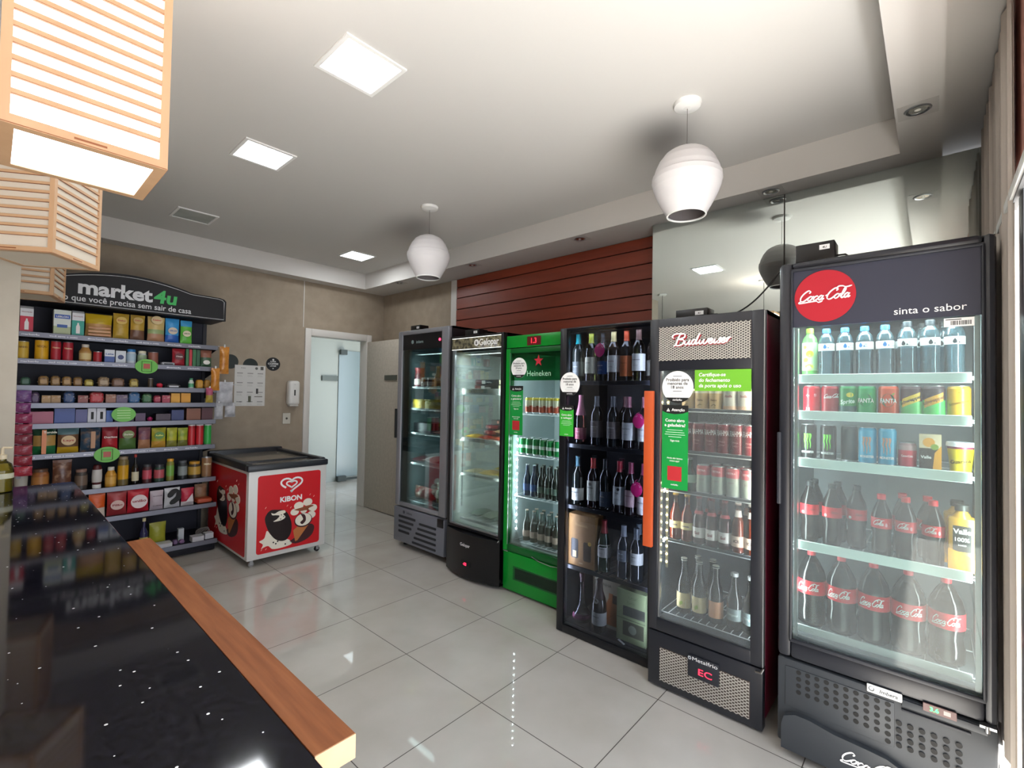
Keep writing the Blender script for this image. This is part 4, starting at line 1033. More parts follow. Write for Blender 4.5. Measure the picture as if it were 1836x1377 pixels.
PROTOS.update({
 'cola_black_cap': lambda: bottle(CP6, COLAK, (.0145, .232, .252, P_('#1c1e20')), [(.115, .158, REDL)], lambda b, w_: (b.flat([(-.020+.006*math.cos(a), .124+.006*math.sin(a)) for a in [k*PI/5 for k in range(10)]], [list(range(10))], WHITE, 0, w_, .0006), b.text('Zero', .012, .012, .134, 0, P_('#70101c'), wrap=w_, bold=.02))),
 'cola_red_cap': lambda: bottle([(r*.94, z*.93) for r, z in CP6], COLAK, (.0140, .216, .236, P_('#c9202a')), [(.107, .147, REDL)], lambda b, w_: (b.ink(COLA, .0075, -.006, .120, 0, WHITE, wrap=w_, width=.036), b.flat([(.018+.004*math.cos(a), .122+.008*math.sin(a)) for a in [k*PI/5 for k in range(10)]], [list(range(10))], P_('#eaa8ae'), 0, w_, .0006))),
 'cola_two_litre': lambda: bottle(CP2, glassy('frosted_cola', '#5a4a48', 1.6, .1), (.0155, .287, .307, P_('#c9303a')), [(.133, .190, REDL)], lambda b, w_: b.ink(COCA, .0105, 0, .152, 0, WHITE, wrap=w_, width=.084), liquid=(COLAK, .242)),
 'juice_jug': lambda: [('bottle', MB().box(-.038, .038, -.030, .030, 0, .19, P_('#d6a23c', .3), .010).lathe([(.030, .186), (.018, .205), (.015, .215)], P_('#d6a23c', .3)), []),
        ('label', MB().box(-.024, .024, -.0312, -.030, .072, .162, P_('#2c2a28')).text('Valle', .024, 0, .135, -.0312, WHITE, bold=.03).text('100%', .019, 0, .108, -.0312, WHITE, bold=.02).text('suco', .012, 0, .092, -.0312, WHITE).prism([(-.037, .004), (.037, .004), (.037, .050), (.014, .060), (-.012, .072), (-.037, .080)], -.0315, -.030, P_('#e8a02c')), []),
        ('cap', MB().lathe([(.019, .212), (.019, .232), (.017, .234)], P_('#3a3a38'), seg=16), [])],
})
# --- beer fridge goods
BR_CAN = '#6d1f28'
PROTOS.update({
 'pale_can': lambda: can(.0325, .112, P_('#c8a777', .35), lambda b, w_: (b.flat([(-.018, .02), (.018, .02), (.018, .07), (-.018, .07)], [(0, 1, 2, 3)], P_('#dcb07c'), 0, w_, .0005), b.text('Petra', .014, 0, .05, 0, P_('#5c3a22'), wrap=w_, bold=.02), b.tube([(-.010, -.0335, .026), (0, -.0338, .034), (.010, -.0335, .030)], .0012, INK, 4)), [(.088, P_('#dcd2bd', .35))]),
 'rose_can': lambda: can(.0325, .112, P_('#c9a58c', .35), lambda b, w_: b.text('Stella', .016, 0, .070, 0, P_('#8d2d30'), wrap=w_, bold=.02, shear=.2), [(.028, P_('#b9b3aa', .3)), (.100, P_('#d8cfc2', .3))]),
 'burgundy_can': lambda: can(.0325, .150, P_(BR_CAN, .3), lambda b, w_: (b.text('BRAHMA', .038, 0, .094, 0, P_('#f0e6e2'), wrap=w_, bold=.0, width=.066), b.text('chopp', .012, 0, .062, 0, P_('#c89a9a'), wrap=w_), b.text('malte', .010, 0, .046, 0, P_('#c89a9a'), wrap=w_)), [(.120, P_('#7d2a34', .3))]),
 'pink_can': lambda: can(.0325, .142, P_('#9aa39a', .3), lambda b, w_: (b.text('PETRA', .014, 0, .112, 0, P_('#f0d0d0'), wrap=w_, bold=.02), b.flat([(-.016, .062), (.016, .062), (.016, .084), (-.016, .084)], [(0, 1, 2, 3)], P_('#d8d4cc'), 0, w_, .0005), b.text('MALTE', .010, 0, .068, 0, P_('#7c4448'), wrap=w_)), [(.094, P_('#c25a62', .3))]),
})
LN = [(.022, 0), (.030, .004), (.0305, .012), (.0305, .115), (.028, .135), (.017, .165), (.0135, .185), (.013, .222), (.0145, .225), (.0145, .230)]
LNS = lambda k, kz=1: [(r*k, z*kz) for r, z in LN]
AMB = glassy('amber_beer_glass', '#d99a2c', 1.8, .04); PINKG = glassy('pink_glass', '#c2585e', 1.8, .05)
GRNG = paint('#12391f', .1, key='green_bottle_glass', spec=.7); DARKG = paint('#0f1614', .1, key='dark_bottle_glass', spec=.8); BLUG = paint('#1b2c4a', .12, spec=.7)
BWN = paint('#1f110a', .1, spec=.7)
PROTOS.update({
 'lager_clear': lambda: bottle(LN, AMB, (.0145, .224, .234, P_('#c9a24a', .3)), [(.060, .096, P_('#e3c98c'))], wraptext('Corona', .014, .074, P_('#2c2a5c'), .04), liquid=(P_('#c88a1e', .2), .185)),
 'pink_bottle': lambda: bottle(LN, PINKG, (.0145, .224, .234, P_('#8c2c34', .3)), [(.035, .085, P_('#dcd2cf')), (.150, .166, P_('#b8585e'))], wraptext('Sol', .020, .052, P_('#8c3840')), liquid=(P_('#6d2228', .2), .18)),
 'pale_ice_bottle': lambda: bottle(LN, glassy('pale_ice_glass', '#e6b49a', 1.6, .08), (.0145, .224, .234, P_('#d8d0cc', .3)), [(.030, .080, P_('#d9b9a4')), (.168, .198, P_('#e0cfc4'))], wraptext('ICE', .018, .050, P_('#54403a')), liquid=(P_('#b07a5e', .3), .18)),
 'silver_top_bottle': lambda: bottle(LNS(1, .72), GRNG, (.0145, .160, .168, P_('#b8b8b8', .3)), [(.045, .085, P_('#a9c4b0'))]),
 'tall_beer': lambda: bottle(LNS(1.12, 1.18), glassy('smoke_glass', '#6a7274', 1.8, .06), (.016, .262, .274, P_('#b9b4a8', .4)), [(.030, .105, P_('#cfb98a'))], lambda b, w_: (b.flat([(-.022, .034), (.022, .034), (.022, .074), (-.022, .074)], [(0, 1, 2, 3)], P_('#e2ddc0'), 0, w_, .0005), b.flat([(-.010, .040), (.008, .052), (.004, .068), (-.012, .058)], [(0, 1, 2, 3)], P_('#8fa63a'), 0, w_, .0008)), liquid=(P_('#2a2622', .2), .22)),
 'tall_beer_orange': lambda: bottle(LNS(1.12, 1.18), glassy('smoke_glass', '#6a7274', 1.8, .06), (.016, .262, .274, P_('#b9b4a8', .4)), [(.030, .108, P_('#c98a62'))], lambda b, w_: b.flat([(-.024, .032), (.024, .032), (.024, .080), (-.024, .080)], [(0, 1, 2, 3)], P_('#d8bf86'), 0, w_, .0005), liquid=(P_('#2a2622', .2), .22)),
 'smoky_bottle': lambda: bottle(LNS(1.15, 1.1), glassy('smoke_glass', '#6a7274', 1.8, .06), (.017, .245, .262, P_('#9a9a9a', .4)), [(.045, .10, P_('#6f7a7a'))], wraptext('Original', .016, .068, P_('#aab4b4'))),
 # green fridge
 'gold_can': lambda: can(.030, .120, P_('#b9503c', .3), wraptext('Amstel', .014, .050, P_('#f0e2d0'), bold=.03), [(.058, P_('#d8d0b8', .3)), (.098, P_('#d9c24a', .3))]),
 'green_can': lambda: can(.030, .122, P_('#12783c', .25), lambda b, w_: (b.text('Heineken', .011, 0, .055, 0, WHITE, wrap=w_, bold=.02, width=.042),), [(.048, P_('#c4d0c8', .3)), (.072, P_('#12783c', .25))]),
 'blue_bottle': lambda: bottle(LN, BLUG, (.0145, .224, .232, P_('#c8ccd4', .3)), [(.040, .090, P_('#34508c'))]),
 'dark_bottle': lambda: bottle(LN, DARKG, (.0145, .224, .232, P_('#aab0a8', .3)), [(.040, .085, P_('#4a5a52'))]),
 'clear_beer': lambda: bottle(LNS(1, .98), GLASSB, (.0145, .220, .228, P_('#c8b0a0', .3)), [(.035, .080, P_('#b59c90'))], liquid=(P_('#8d7468', .3), .14)),
})
# --- wine
WB = [(.030, 0), (.0375, .005), (.0375, .185), (.034, .205), (.018, .235), (.0145, .250), (.0140, .292), (.0155, .293), (.0155, .300)]
SB_ = [(.034, 0), (.043, .006), (.043, .155), (.038, .185), (.022, .235), (.0160, .270), (.0155, .292), (.0180, .295), (.0180, .303)]
FL = [(.030, 0), (.050, .010), (.057, .032), (.053, .056), (.036, .084), (.020, .112), (.0135, .160), (.0120, .27), (.016, .275), (.016, .298)]
def wine(col, capc, labc, z0=.035, z1=.125, tx=None, txc='#3a3a3a', deco=None, prof=WB, caplen=.062, k=1.0, glass=None):
    g = glass or paint(col, .1, key='wine_'+col, spec=.8); h = prof[-1][1]
    lab = [(z0, z1, P_(labc, .5))] if labc else None
    def dd(b, w_):
        if tx: b.text(tx, .0105, 0, z0+(z1-z0)*.62, 0, P_(txc, .6), wrap=w_, bold=.02, width=min(.05, .007*len(tx)))
        b.text('vinho tinto', .006, 0, z0+(z1-z0)*.30, 0, P_(txc, .6), wrap=w_)
        if deco: deco(b, w_)
    ps = bottle(prof, g, None, lab, dd)
    def rad(z):
        for (r0, a), (r1, b_) in zip(prof, prof[1:]):
            if a <= z <= b_ and b_ > a: return r0+(r1-r0)*(z-a)/(b_-a)
        return prof[-1][0]
    zs = [h-caplen+caplen*i/5 for i in range(6)]
    ps.append(('capsule', MB().lathe([(rad(z)+.0012, z) for z in zs]+[(.004, h+.0012)], P_(capc, .35), seg=18), []))
    return ps
def spawn_k(key, fr, u, d, z, name, label, cat, group, rz=0.0):
    return spawn(proto(key, PROTOS[key]), name, fr.loc(u, d, z), fr.rz+rz, label, cat, group)

# ================================================================== stock the cola fridge
G1 = 'drinks on the cola fridge shelves'
Z1, Z2, Z3, Z4, Z5 = CSH[0], CSH[1], CSH[2], CSH[3], .510
spawn_k('lime', FC, .090, .135, Z1, 'drink_bottle', 'green lime drink bottle at the left end of the top shelf of the largest fridge', 'bottle', G1)
for u, o_ in ((.150, 'blue capped water bottle next to the green lime drink bottle'), (.214, 'second blue capped water bottle from the green lime drink bottle'), (.280, 'third blue capped water bottle from the green lime drink bottle'), (.345, 'blue capped water bottle beside the black capped water bottles')):
    spawn_k('water_blue', FC, u, .135, Z1, 'water_bottle', o_, 'bottle', 'water bottles on the top shelf', random.uniform(-.5, .5))
for u, o_ in ((.412, 'black capped water bottle nearest the blue capped ones'), (.478, 'middle black capped water bottle of the front three'), (.545, 'black capped water bottle at the right end of the top shelf')):
    spawn_k('water_black', FC, u, .135, Z1, 'water_bottle', o_, 'bottle', 'water bottles on the top shelf', random.uniform(-.5, .4))
for u, o_ in ((.400, 'black capped water bottle standing behind the one nearest the blue caps'), (.455, 'black capped water bottle standing behind the middle one'), (.518, 'black capped water bottle standing behind the right end one')):
    spawn_k('water_black', FC, u, .215, Z1, 'water_bottle', o_, 'bottle', 'water bottles on the top shelf')
for k_, u, o_ in (('cola_can_back', .100, 'bright red cola can turned backwards at the left end of the can shelf'), ('cola_can', .165, 'darker red cola can with partly turned white script'),
        ('sprite', .226, 'dark teal and green lemon-lime can with a yellow fruit'), ('fanta_green', .286, 'green can lettered FANTA'), ('fanta_orange', .356, 'orange can lettered FANTA'),
        ('citrus_a', .424, 'dark and light green citrus can with a yellow band, beside the orange can'), ('citrus_b', .488, 'light green citrus can with an ochre band, beside the gold can'), ('tonic', .556, 'gold tonic can at the right end of the can shelf')):
    spawn_k(k_, FC, u, .130, Z2, 'soda_can', o_, 'can', 'soda cans on the second shelf')
for k_, u, d, o_ in (('energy', .088, .13, 'black energy drink can with green claw marks at the left end'), ('energy', .158, .13, 'black energy drink can with green claw marks, beside the empty-looking grey can'),
        ('energy_grey', .226, .17, 'plain grey tall can standing behind between the black and blue cans'), ('energy_blue', .290, .13, 'light blue energy drink can beside the grey can'), ('energy_blue', .352, .13, 'light blue energy drink can beside the small red can')):
    spawn_k(k_, FC, u, d, Z3, 'energy_drink_can', o_, 'can', 'tall cans on the third shelf')
spawn_k('small_red', FC, .412, .13, Z3, 'small_can', 'small pink-red can beside the orange juice carton', 'can', G1)
spawn_k('juice_small', FC, .478, .10, Z3, 'juice_carton', 'small black and orange juice carton on the third shelf', 'carton', G1)
spawn_k('guarana_cup', FC, .560, .125, Z3, 'guarana_cup', 'yellow guaraná cup with a white lid', 'cup', G1)
for k_, u, d, o_ in (('cola_black_cap', .092, .13, 'black capped cola bottle at the left end of the fourth shelf'), ('cola_black_cap', .172, .13, 'second black capped cola bottle on the fourth shelf, in the front row'), ('cola_black_cap', .098, .21, 'black capped cola bottle behind the left end one'),
        ('cola_black_cap', .182, .21, 'black capped cola bottle behind the second one'), ('cola_black_cap', .252, .16, 'black capped cola bottle seen hazily beside the red capped bottles'),
        ('cola_red_cap', .335, .115, 'red capped cola bottle nearest the black capped ones'), ('cola_red_cap', .408, .115, 'middle red capped cola bottle of the front three'), ('cola_red_cap', .486, .115, 'red capped cola bottle beside the orange juice bottle'),
        ('cola_red_cap', .395, .20, 'red capped cola bottle standing behind the middle one'), ('cola_red_cap', .470, .20, 'red capped cola bottle standing behind the one beside the juice')):
    spawn_k(k_, FC, u, d, Z4, 'cola_bottle', o_, 'bottle', 'small cola bottles on the fourth shelf')
spawn_k('juice_jug', FC, .562, .11, Z4, 'juice_bottle', 'square orange juice bottle at the right end of the fourth shelf', 'bottle', G1)
spawn_k('juice_jug', FC, .552, .20, Z4, 'juice_bottle', 'square orange juice bottle behind the front one', 'bottle', G1)
for u, o_ in ((.100, 'two litre cola bottle at the left end of the bottom shelf'), (.205, 'second two litre cola bottle from the left side of the fridge'), (.310, 'middle two litre cola bottle of the five'), (.415, 'two litre cola bottle between the middle one and the right end one'), (.521, 'two litre cola bottle at the right end of the bottom shelf')):
    spawn_k('cola_two_litre', FC, u, .13, Z5+.002, 'cola_bottle', o_, 'bottle', 'two litre cola bottles on the bottom shelf', random.uniform(-.1, .1))

# ================================================================== stock the beer fridge
S1, S2, S3, S4 = BSH; S5 = .362
G = 'cans and bottles in the beer fridge'
ordn = ['at the left end', 'second from the left', 'third from the left', 'fourth from the left', 'fifth from the left', 'sixth from the left', 'seventh from the left', 'eighth from the left']
for i, u in enumerate((.150, .217, .284)): spawn_k('pale_can', FB, u, .12, S1, 'beer_can', 'pale gold can on the top shelf of the beer fridge, %s' % ordn[i], 'can', G)
for i, u in enumerate((.352, .420)): spawn_k('rose_can', FB, u, .12, S1, 'beer_can', 'silver and pink can on the top shelf, %s' % ('beside the pale gold cans' if i == 0 else 'at the right end'), 'can', G)
for i, u in enumerate((.082, .145, .205, .266, .326, .386, .444)):
    spawn_k('burgundy_can', FB, u, .115, S2, 'beer_can', 'tall burgundy can with white capitals, %s of the front row' % (ordn[i] if i else 'behind the green sticker'), 'can', G)
for i, u in enumerate((.20, .26, .32, .38, .44)):
    spawn_k('burgundy_can', FB, u, .19, S2, 'beer_can', 'tall burgundy can in the second row behind, %s' % ordn[i], 'can', G)
for i, u in enumerate((.228, .300, .368, .438)): spawn_k('pink_can', FB, u, .12, S3, 'beer_can', 'pink topped grey-green beer can on the third shelf, %s' % ordn[i], 'can', G)
for i, u in enumerate((.255, .325, .395)): spawn_k('pink_can', FB, u, .20, S3, 'beer_can', 'pink topped beer can in the row behind on the third shelf, %s' % ordn[i], 'can', G)
spawn_k('silver_top_bottle', FB, .155, .13, S3, 'beer_bottle', 'short green bottle beside the pink topped cans', 'bottle', G)
for i, u in enumerate((.088, .148)): spawn_k('lager_clear', FB, u, .12, S4, 'beer_bottle', 'golden clear glass beer bottle, %s' % ('next to the light strip' if i == 0 else 'beside the pink bottles'), 'bottle', G)
for i, u in enumerate((.208, .270, .332)): spawn_k('pink_bottle', FB, u, .12, S4, 'beer_bottle', 'pink-red bottle with a pale label, %s of the front three' % ('left', 'middle', 'right')[i], 'bottle', G)
for i, u in enumerate((.235, .298)): spawn_k('pink_bottle', FB, u, .19, S4, 'beer_bottle', 'pink-red bottle standing behind, %s' % ('further left' if i == 0 else 'further right'), 'bottle', G)
for i, (u, d) in enumerate(((.392, .12), (.450, .12), (.415, .18))): spawn_k('pale_ice_bottle', FB, u, d, S4, 'drink_bottle', 'pale peach bottle with a neck label, %s' % ('beside the pink-red bottles', 'at the right end of the fourth shelf', 'standing behind the other two')[i], 'bottle', G)
for i, u in enumerate((.135, .212)): spawn_k('tall_beer', FB, u, .12, S5+.004, 'beer_bottle', 'large smoky bottle with a cream label on the bottom shelf, %s' % ('at the left end' if i == 0 else 'second along'), 'bottle', G)
spawn_k('tall_beer_orange', FB, .292, .12, S5+.004, 'beer_bottle', 'large smoky bottle with an orange and cream label', 'bottle', G)
for i, u in enumerate((.378, .452)): spawn_k('smoky_bottle', FB, u, .12, S5+.004, 'beer_bottle', 'large grey misty bottle on the bottom shelf, %s' % ('beside the orange labelled one' if i == 0 else 'at the right end'), 'bottle', G)
for i, u in enumerate((.175, .25)): spawn_k('tall_beer', FB, u, .20, S5+.004, 'beer_bottle', 'large smoky bottle in the back row of the bottom shelf, %s' % ('further left' if i == 0 else 'further right'), 'bottle', G)

# ================================================================== stock the wine cabinet
TG = 'pink round tags hung on bottle necks'
def W_(key, u, d, z, lab, **k):
    PROTOS[key] = lambda: wine(**k)
    spawn_k(key, FW, u, d, z, 'wine_bottle', lab, 'bottle', 'bottles in the wine cabinet')
clearw = glassy('white_wine_glass', '#b9bd8a', 1.8, .04); rosew = glassy('rose_wine_glass', '#c08a80', 1.8, .04)
za, zb, zc, zd, ze = 1.545, 1.155, .775, .405, .058
W_('w1', .070, .10, za, 'turquoise capped bottle with a grey label, front left of the top wine shelf', col='#2b2f2c', capc='#27a9ae', labc='#5c605e', tx='Santa', txc='#c8c8c8')
W_('w2', .125, .21, za, 'dark teal capped bottle standing behind, between the turquoise and the lime capped bottles', col='#1b2622', capc='#1d7a72', labc='#39463f')
W_('w3', .165, .10, za, 'lime capped bottle with a cream label on the top wine shelf', col='#4c5230', capc='#a8b03e', labc='#dcd8bc', z0=.05, z1=.150, tx='Chac', glass=clearw, deco=lambda b, w_: b.flat([(-.02, .055), (.01, .055), (.0, .075), (-.018, .07)], [(0, 1, 2, 3)], P_('#8a9a3c'), 0, w_))
W_('w4', .238, .12, za, 'dark bottle with a blue and orange label on the top wine shelf', col='#1a1c1c', capc='#202226', labc='#1f4f8c', z0=.045, z1=.125, tx='antob', txc='#e8e8f4', deco=lambda b, w_: b.flat([(-.036, .118), (.036, .118), (.036, .1245), (-.036, .1245)], [(0, 1, 2, 3)], P_('#e0742c'), 0, w_, .0012))
W_('w5', .322, .10, za, 'bottle with a cream capsule and a white label on the top wine shelf', col='#2a2018', capc='#cfbf86', labc='#d8d6cc', z0=.055, z1=.155, tx='Concha', txc='#7c4a44')
W_('w6', .355, .21, za, 'bottle with a dull brown capsule behind the cream capped one', col='#241c18', capc='#7c6660', labc='#4c4440')
W_('w7', .402, .11, za, 'bottle with an orange capsule and an orange label', col='#1d1a18', capc='#c9502c', labc='#cc6f42', z0=.03, z1=.150, tx='Alamos', txc='#7a3418')
W_('w8', .485, .10, za, 'bottle with a brown capsule and large white label on the top wine shelf', col='#2a2420', capc='#7a5c54', labc='#cfcdc6', z0=.06, z1=.158, tx='Reservado', glass=clearw)
W_('w9', .530, .19, za, 'white labelled bottle half hidden behind the brown capped one', col='#2a2420', capc='#33302e', labc='#8a8a80')
PROTOS['sparkling_rose'] = lambda: wine(col='#3a1c1e', capc='#c47a8c', labc='#b4606e', z0=.03, z1=.100, tx='rosé', txc='#f0d4d8', prof=[(r*.8, z) for r, z in SB_], caplen=.125, glass=rosew)
spawn_k('sparkling_rose', FW, .102, .09, zb+.002, 'wine_bottle', 'slim sparkling rosé bottle with a long pink foil', 'bottle', 'bottles in the wine cabinet')
W_('x2', .212, .10, zb, 'dark bottle with a silver neck and dull grey label, nearest the sparkling rosé', col='#181a1c', capc='#787c80', labc='#6d6462', z0=.05, z1=.150, tx='Casillero', txc='#c8c0b8')
W_('x3', .325, .10, zb, 'dark bottle with a silver neck and dull grey label beside the white labelled one', col='#181a1c', capc='#787c80', labc='#6d6462', z0=.05, z1=.150, tx='Casillero', txc='#c8c0b8')
W_('x4', .425, .10, zb, 'bottle with a dusty pink capsule and a plain white label', col='#1c1618', capc='#a56a78', labc='#c9c8c6', z0=.05, z1=.150, tx='Gato Negro')
W_('x5', .350, .20, zb, 'pink capped bottle standing behind between the others on the second wine shelf', col='#1c1618', capc='#a07078', labc='#443c3e')
W_('x6', .525, .10, zb, 'pink capped white labelled bottle wearing a pink tag on the second wine shelf', col='#1c1618', capc='#a56a78', labc='#c9c8c6', z0=.05, z1=.150, tx='Reserva')
W_('y1', .080, .10, zc, 'bottle with a steel blue capsule and a low white label on the third wine shelf', col='#151a18', capc='#3f6470', labc='#c8c8c0', z0=.03, z1=.105, tx='Trapiche')
W_('y2', .130, .21, zc, 'dark blue capped bottle standing behind the steel blue one', col='#151a18', capc='#28464e', labc='#4a5046')
W_('y3', .192, .10, zc, 'bottle with a bright red capsule and tall cream label on the third wine shelf', col='#201214', capc='#c93a34', labc='#cfccbc', z0=.045, z1=.165, tx='Malbec', deco=lambda b, w_: b.flat([(.010*math.cos(a), .145+.010*math.sin(a)) for a in [k*PI/6 for k in range(12)]], [list(range(12))], P_('#6d6a60'), 0, w_, .001))
W_('y4', .271, .11, zc, 'black bottle with a blue footed label between the red capped ones', col='#101214', capc='#2a2c30', labc='#3a4654', z0=.02, z1=.110, tx='Toro', txc='#c8b89a')
W_('y5', .372, .10, zc, 'red capped bottle with a white label carrying a black seal', col='#160f12', capc='#b02034', labc='#c8c8c4', z0=.05, z1=.155, tx='Dom', deco=lambda b, w_: b.flat([(.010+.009*math.cos(a), .140+.009*math.sin(a)) for a in [k*PI/6 for k in range(12)]], [list(range(12))], INK, 0, w_, .001))
W_('y6', .445, .10, zc, 'wine bottle with a plum capsule and a pinkish label', col='#201418', capc='#82304c', labc='#b49498', z0=.05, z1=.145, tx='Cabernet', txc='#5c2a34')
W_('y7', .525, .10, zc, 'plum capped bottle wearing a pink tag on the third wine shelf', col='#201418', capc='#82304c', labc='#c0b8b8', z0=.02, z1=.120, tx='Merlot')
W_('y8', .325, .21, zc, 'dark plum capped bottle standing behind on the third wine shelf', col='#160f12', capc='#54202c', labc='#3c3436')
PROTOS['bubbly_red'] = lambda: wine(col='#15301f', capc='#b0343c', labc='#c9c5bc', z0=.09, z1=.165, tx='Chandon', prof=[(r*.92, z) for r, z in SB_], caplen=.075)
spawn_k('bubbly_red', FW, .274, .10, zd+.003, 'wine_bottle', 'green bottle with a red foil beside the brown gift box', 'bottle', 'bottles in the wine cabinet')
W_('z2', .405, .10, zd, 'dark bottle with a metal neck and a framed label on the fourth wine shelf', col='#1a2028', capc='#8a9098', labc='#5a6068', z0=.10, z1=.165, tx='Brut', txc='#c8d0d8')
W_('z3', .485, .10, zd, 'dark bottle with a white label at the right of the fourth wine shelf', col='#12161a', capc='#4c525a', labc='#b8b8b4', z0=.10, z1=.165, tx='Seco')
W_('z4', .450, .20, zd, 'dark unlabelled bottle behind on the fourth wine shelf', col='#12161a', capc='#5a626c', labc=None)
PROTOS['flask'] = lambda: wine(col='#1c1820', capc='#4a2c34', labc='#7a3a58', z0=.03, z1=.06, tx='rosé', prof=FL, caplen=.05, glass=glassy('flask_glass', '#a88a94', 2.0, .03))
spawn_k('flask', FW, .122, .10, ze, 'wine_bottle', 'round bellied clear bottle at the bottom left of the wine cabinet', 'bottle', 'bottles in the wine cabinet')
PROTOS['bubbly'] = lambda: wine(col='#120c0a', capc='#3a1e1c', labc='#c4c2ba', z0=.045, z1=.120, tx='Salton', prof=SB_, caplen=.11, deco=lambda b, w_: b.flat([(.017*math.cos(a), .185+.014*math.sin(a)) for a in [k*PI/8 for k in range(16)]], [list(range(16))], P_('#cfccc4'), 0, (0, 0, lambda z: .041 if z < .19 else .036), .001))
spawn_k('bubbly', FW, .262, .075, ze, 'wine_bottle', 'dark sparkling wine bottle with a white label on the bottom of the wine cabinet', 'bottle', 'bottles in the wine cabinet')
# pink tags
def tag3(fr, u, d, z, lab):
    pts = [(0.034*math.cos(a)*(.9+.1*math.cos(2*a)), .042*math.sin(a)) for a in [2*PI*k/26 for k in range(26)]]
    t = thing('neck_tag', lab, 'tag', fr.loc(u, d, z), fr.rz+.1, TG)
    mb = MB().prism(pts, -.0015, 0, paint('#c0226a', .3, key='hot_pink', coat=.5))
    for a in (.6, .9, 1.9, 2.2): mb.disc(.022*math.cos(a)*1.1, .030*math.sin(a), .0022, -.002, -.0012, PAPER, seg=8)
    mb.build('tag_face', t); MB().tube([(0.018*math.cos(a), .020+.018*math.sin(a), .040+.010*math.sin(a)) for a in [2*PI*k/14 for k in range(14)]], .0014, paint('#c0226a', .3, key='hot_pink'), 5, closed=True).build('tag_loop', t)
tag3(FW, .240, .074, za+.190, 'pink round tag on the blue labelled bottle of the top wine shelf')
tag3(FW, .512, .052, zb+.165, 'pink round tag in the second row of wine, beside the orange handle')
tag3(FW, .505, .052, zc+.160, 'pink round tag in the third row of wine, beside the orange handle')
# gift boxes
KR = noisy('#8a6236', '#96703f', 8, .7, 'kraft_board')
t = thing('wine_gift_box', 'brown wine gift box with two cut windows on the fourth wine shelf', 'box', FW.loc(.134, .065, zd), FW.rz)
b = MB().box(-.098, .098, 0, .09, 0, .315, KR).text('Travessia', .022, 0, .245, 0, P_('#b59262'), bold=.02, width=.09)
b.rrect(-.075, -.022, .045, .165, .012, -.0008, 0, P_('#231d1c')); b.rrect(.015, .070, .040, .155, .012, -.0008, 0, P_('#3c2a18')); b.box(-.06, -.035, -.002, 0, .052, .09, P_('#d8c08c')); b.disc(.06, .15, .012, -.0015, 0, P_('#c8a03c')); b.text('vinho', .012, 0, .018, 0, P_('#e8dcc0')); b.build('carton', t)
t = thing('wine_gift_box', 'cream gift box with an orange bottle shaped print behind the sparkling wine', 'box', FW.loc(.268, .14, ze), FW.rz)
b = MB().box(-.092, .092, 0, .09, 0, .292, P_('#a79c84')).text('NINHA', .026, -.005, .243, 0, P_('#5c5240'), bold=.01)
b.prism([(.005, .02), (.075, .02), (.075, .15), (.055, .175), (.050, .21), (.020, .21), (.018, .175), (.005, .15)], -.0008, 0, P_('#b4662a')); b.box(.045, .078, -.0015, 0, .155, .205, P_('#4f3a28')); b.build('carton', t)
t = thing('wine_gift_box', 'pale green gift box with two windows at the bottom right of the wine cabinet', 'box', FW.loc(.468, .075, ze), FW.rz)
b = MB().box(-.090, .090, 0, .09, 0, .290, P_('#8f9a72')).text('CASA', .022, .01, .245, 0, P_('#76815c'), bold=.02).text('Perini', .022, 0, .215, 0, P_('#76815c'), bold=.02)
b.box(-.050, .085, -.0008, 0, .145, .20, P_('#4c4c44')); b.box(-.050, .080, -.0008, 0, .035, .115, P_('#50503f')); b.box(-.09, .09, -.0012, 0, .125, .130, P_('#6c7656')); b.disc(.01, .075, .025, -.0014, 0, P_('#8a8c7c')); b.build('carton', t)
t = thing('price_slip', 'small price slip on the cabinet floor in front of the green gift box', 'label', FW.loc(.42, .045, ze), FW.rz-.5); MB().box(-.03, .03, 0, .012, 0, .002, PAPER).build('slip', t)

# ================================================================== stock the green fridge
G = 'beer in the green fridge'
for i, u in enumerate((.128, .193, .258, .323, .388, .453)): spawn_k('gold_can', FG, u, .12, GSH[0], 'beer_can', 'gold and red beer can on the upper shelf, %s' % ordn[i], 'can', G)
for i, u in enumerate((.075, .140, .205, .270, .335, .400, .465)): spawn_k('green_can', FG, u, .12, GSH[1], 'beer_can', 'green beer can on the second shelf of the green fridge, %s' % ordn[i], 'can', G)
for i, u in enumerate((.10, .165, .23, .295, .36, .425)): spawn_k('green_can', FG, u, .19, GSH[1], 'beer_can', 'green beer can in the row behind, %s' % ordn[i], 'can', G)
for i, u in enumerate((.122, .190, .258, .322, .386, .450)): spawn_k('blue_bottle' if i < 2 else 'dark_bottle', FG, u, .12, GSH[2], 'beer_bottle', '%s beer bottle on the third shelf of the green fridge, %s' % ('deep blue' if i < 2 else 'dark', ordn[i]), 'bottle', G)
for i, u in enumerate((.155, .225, .29, .354, .42)): spawn_k('dark_bottle', FG, u, .19, GSH[2], 'beer_bottle', 'dark beer bottle in the back row of the third shelf, %s' % ordn[i], 'bottle', G)
for i, u in enumerate((.125, .195, .265, .332, .400, .466)): spawn_k('clear_beer', FG, u, .12, .372, 'beer_bottle', 'clear brownish beer bottle on the bottom shelf of the green fridge, %s' % ordn[i], 'bottle', G)
for i, u in enumerate((.16, .23, .30, .365)): spawn_k('clear_beer', FG, u, .19, .372, 'beer_bottle', 'clear brownish beer bottle in the back row of the bottom shelf, %s' % ordn[i], 'bottle', G)

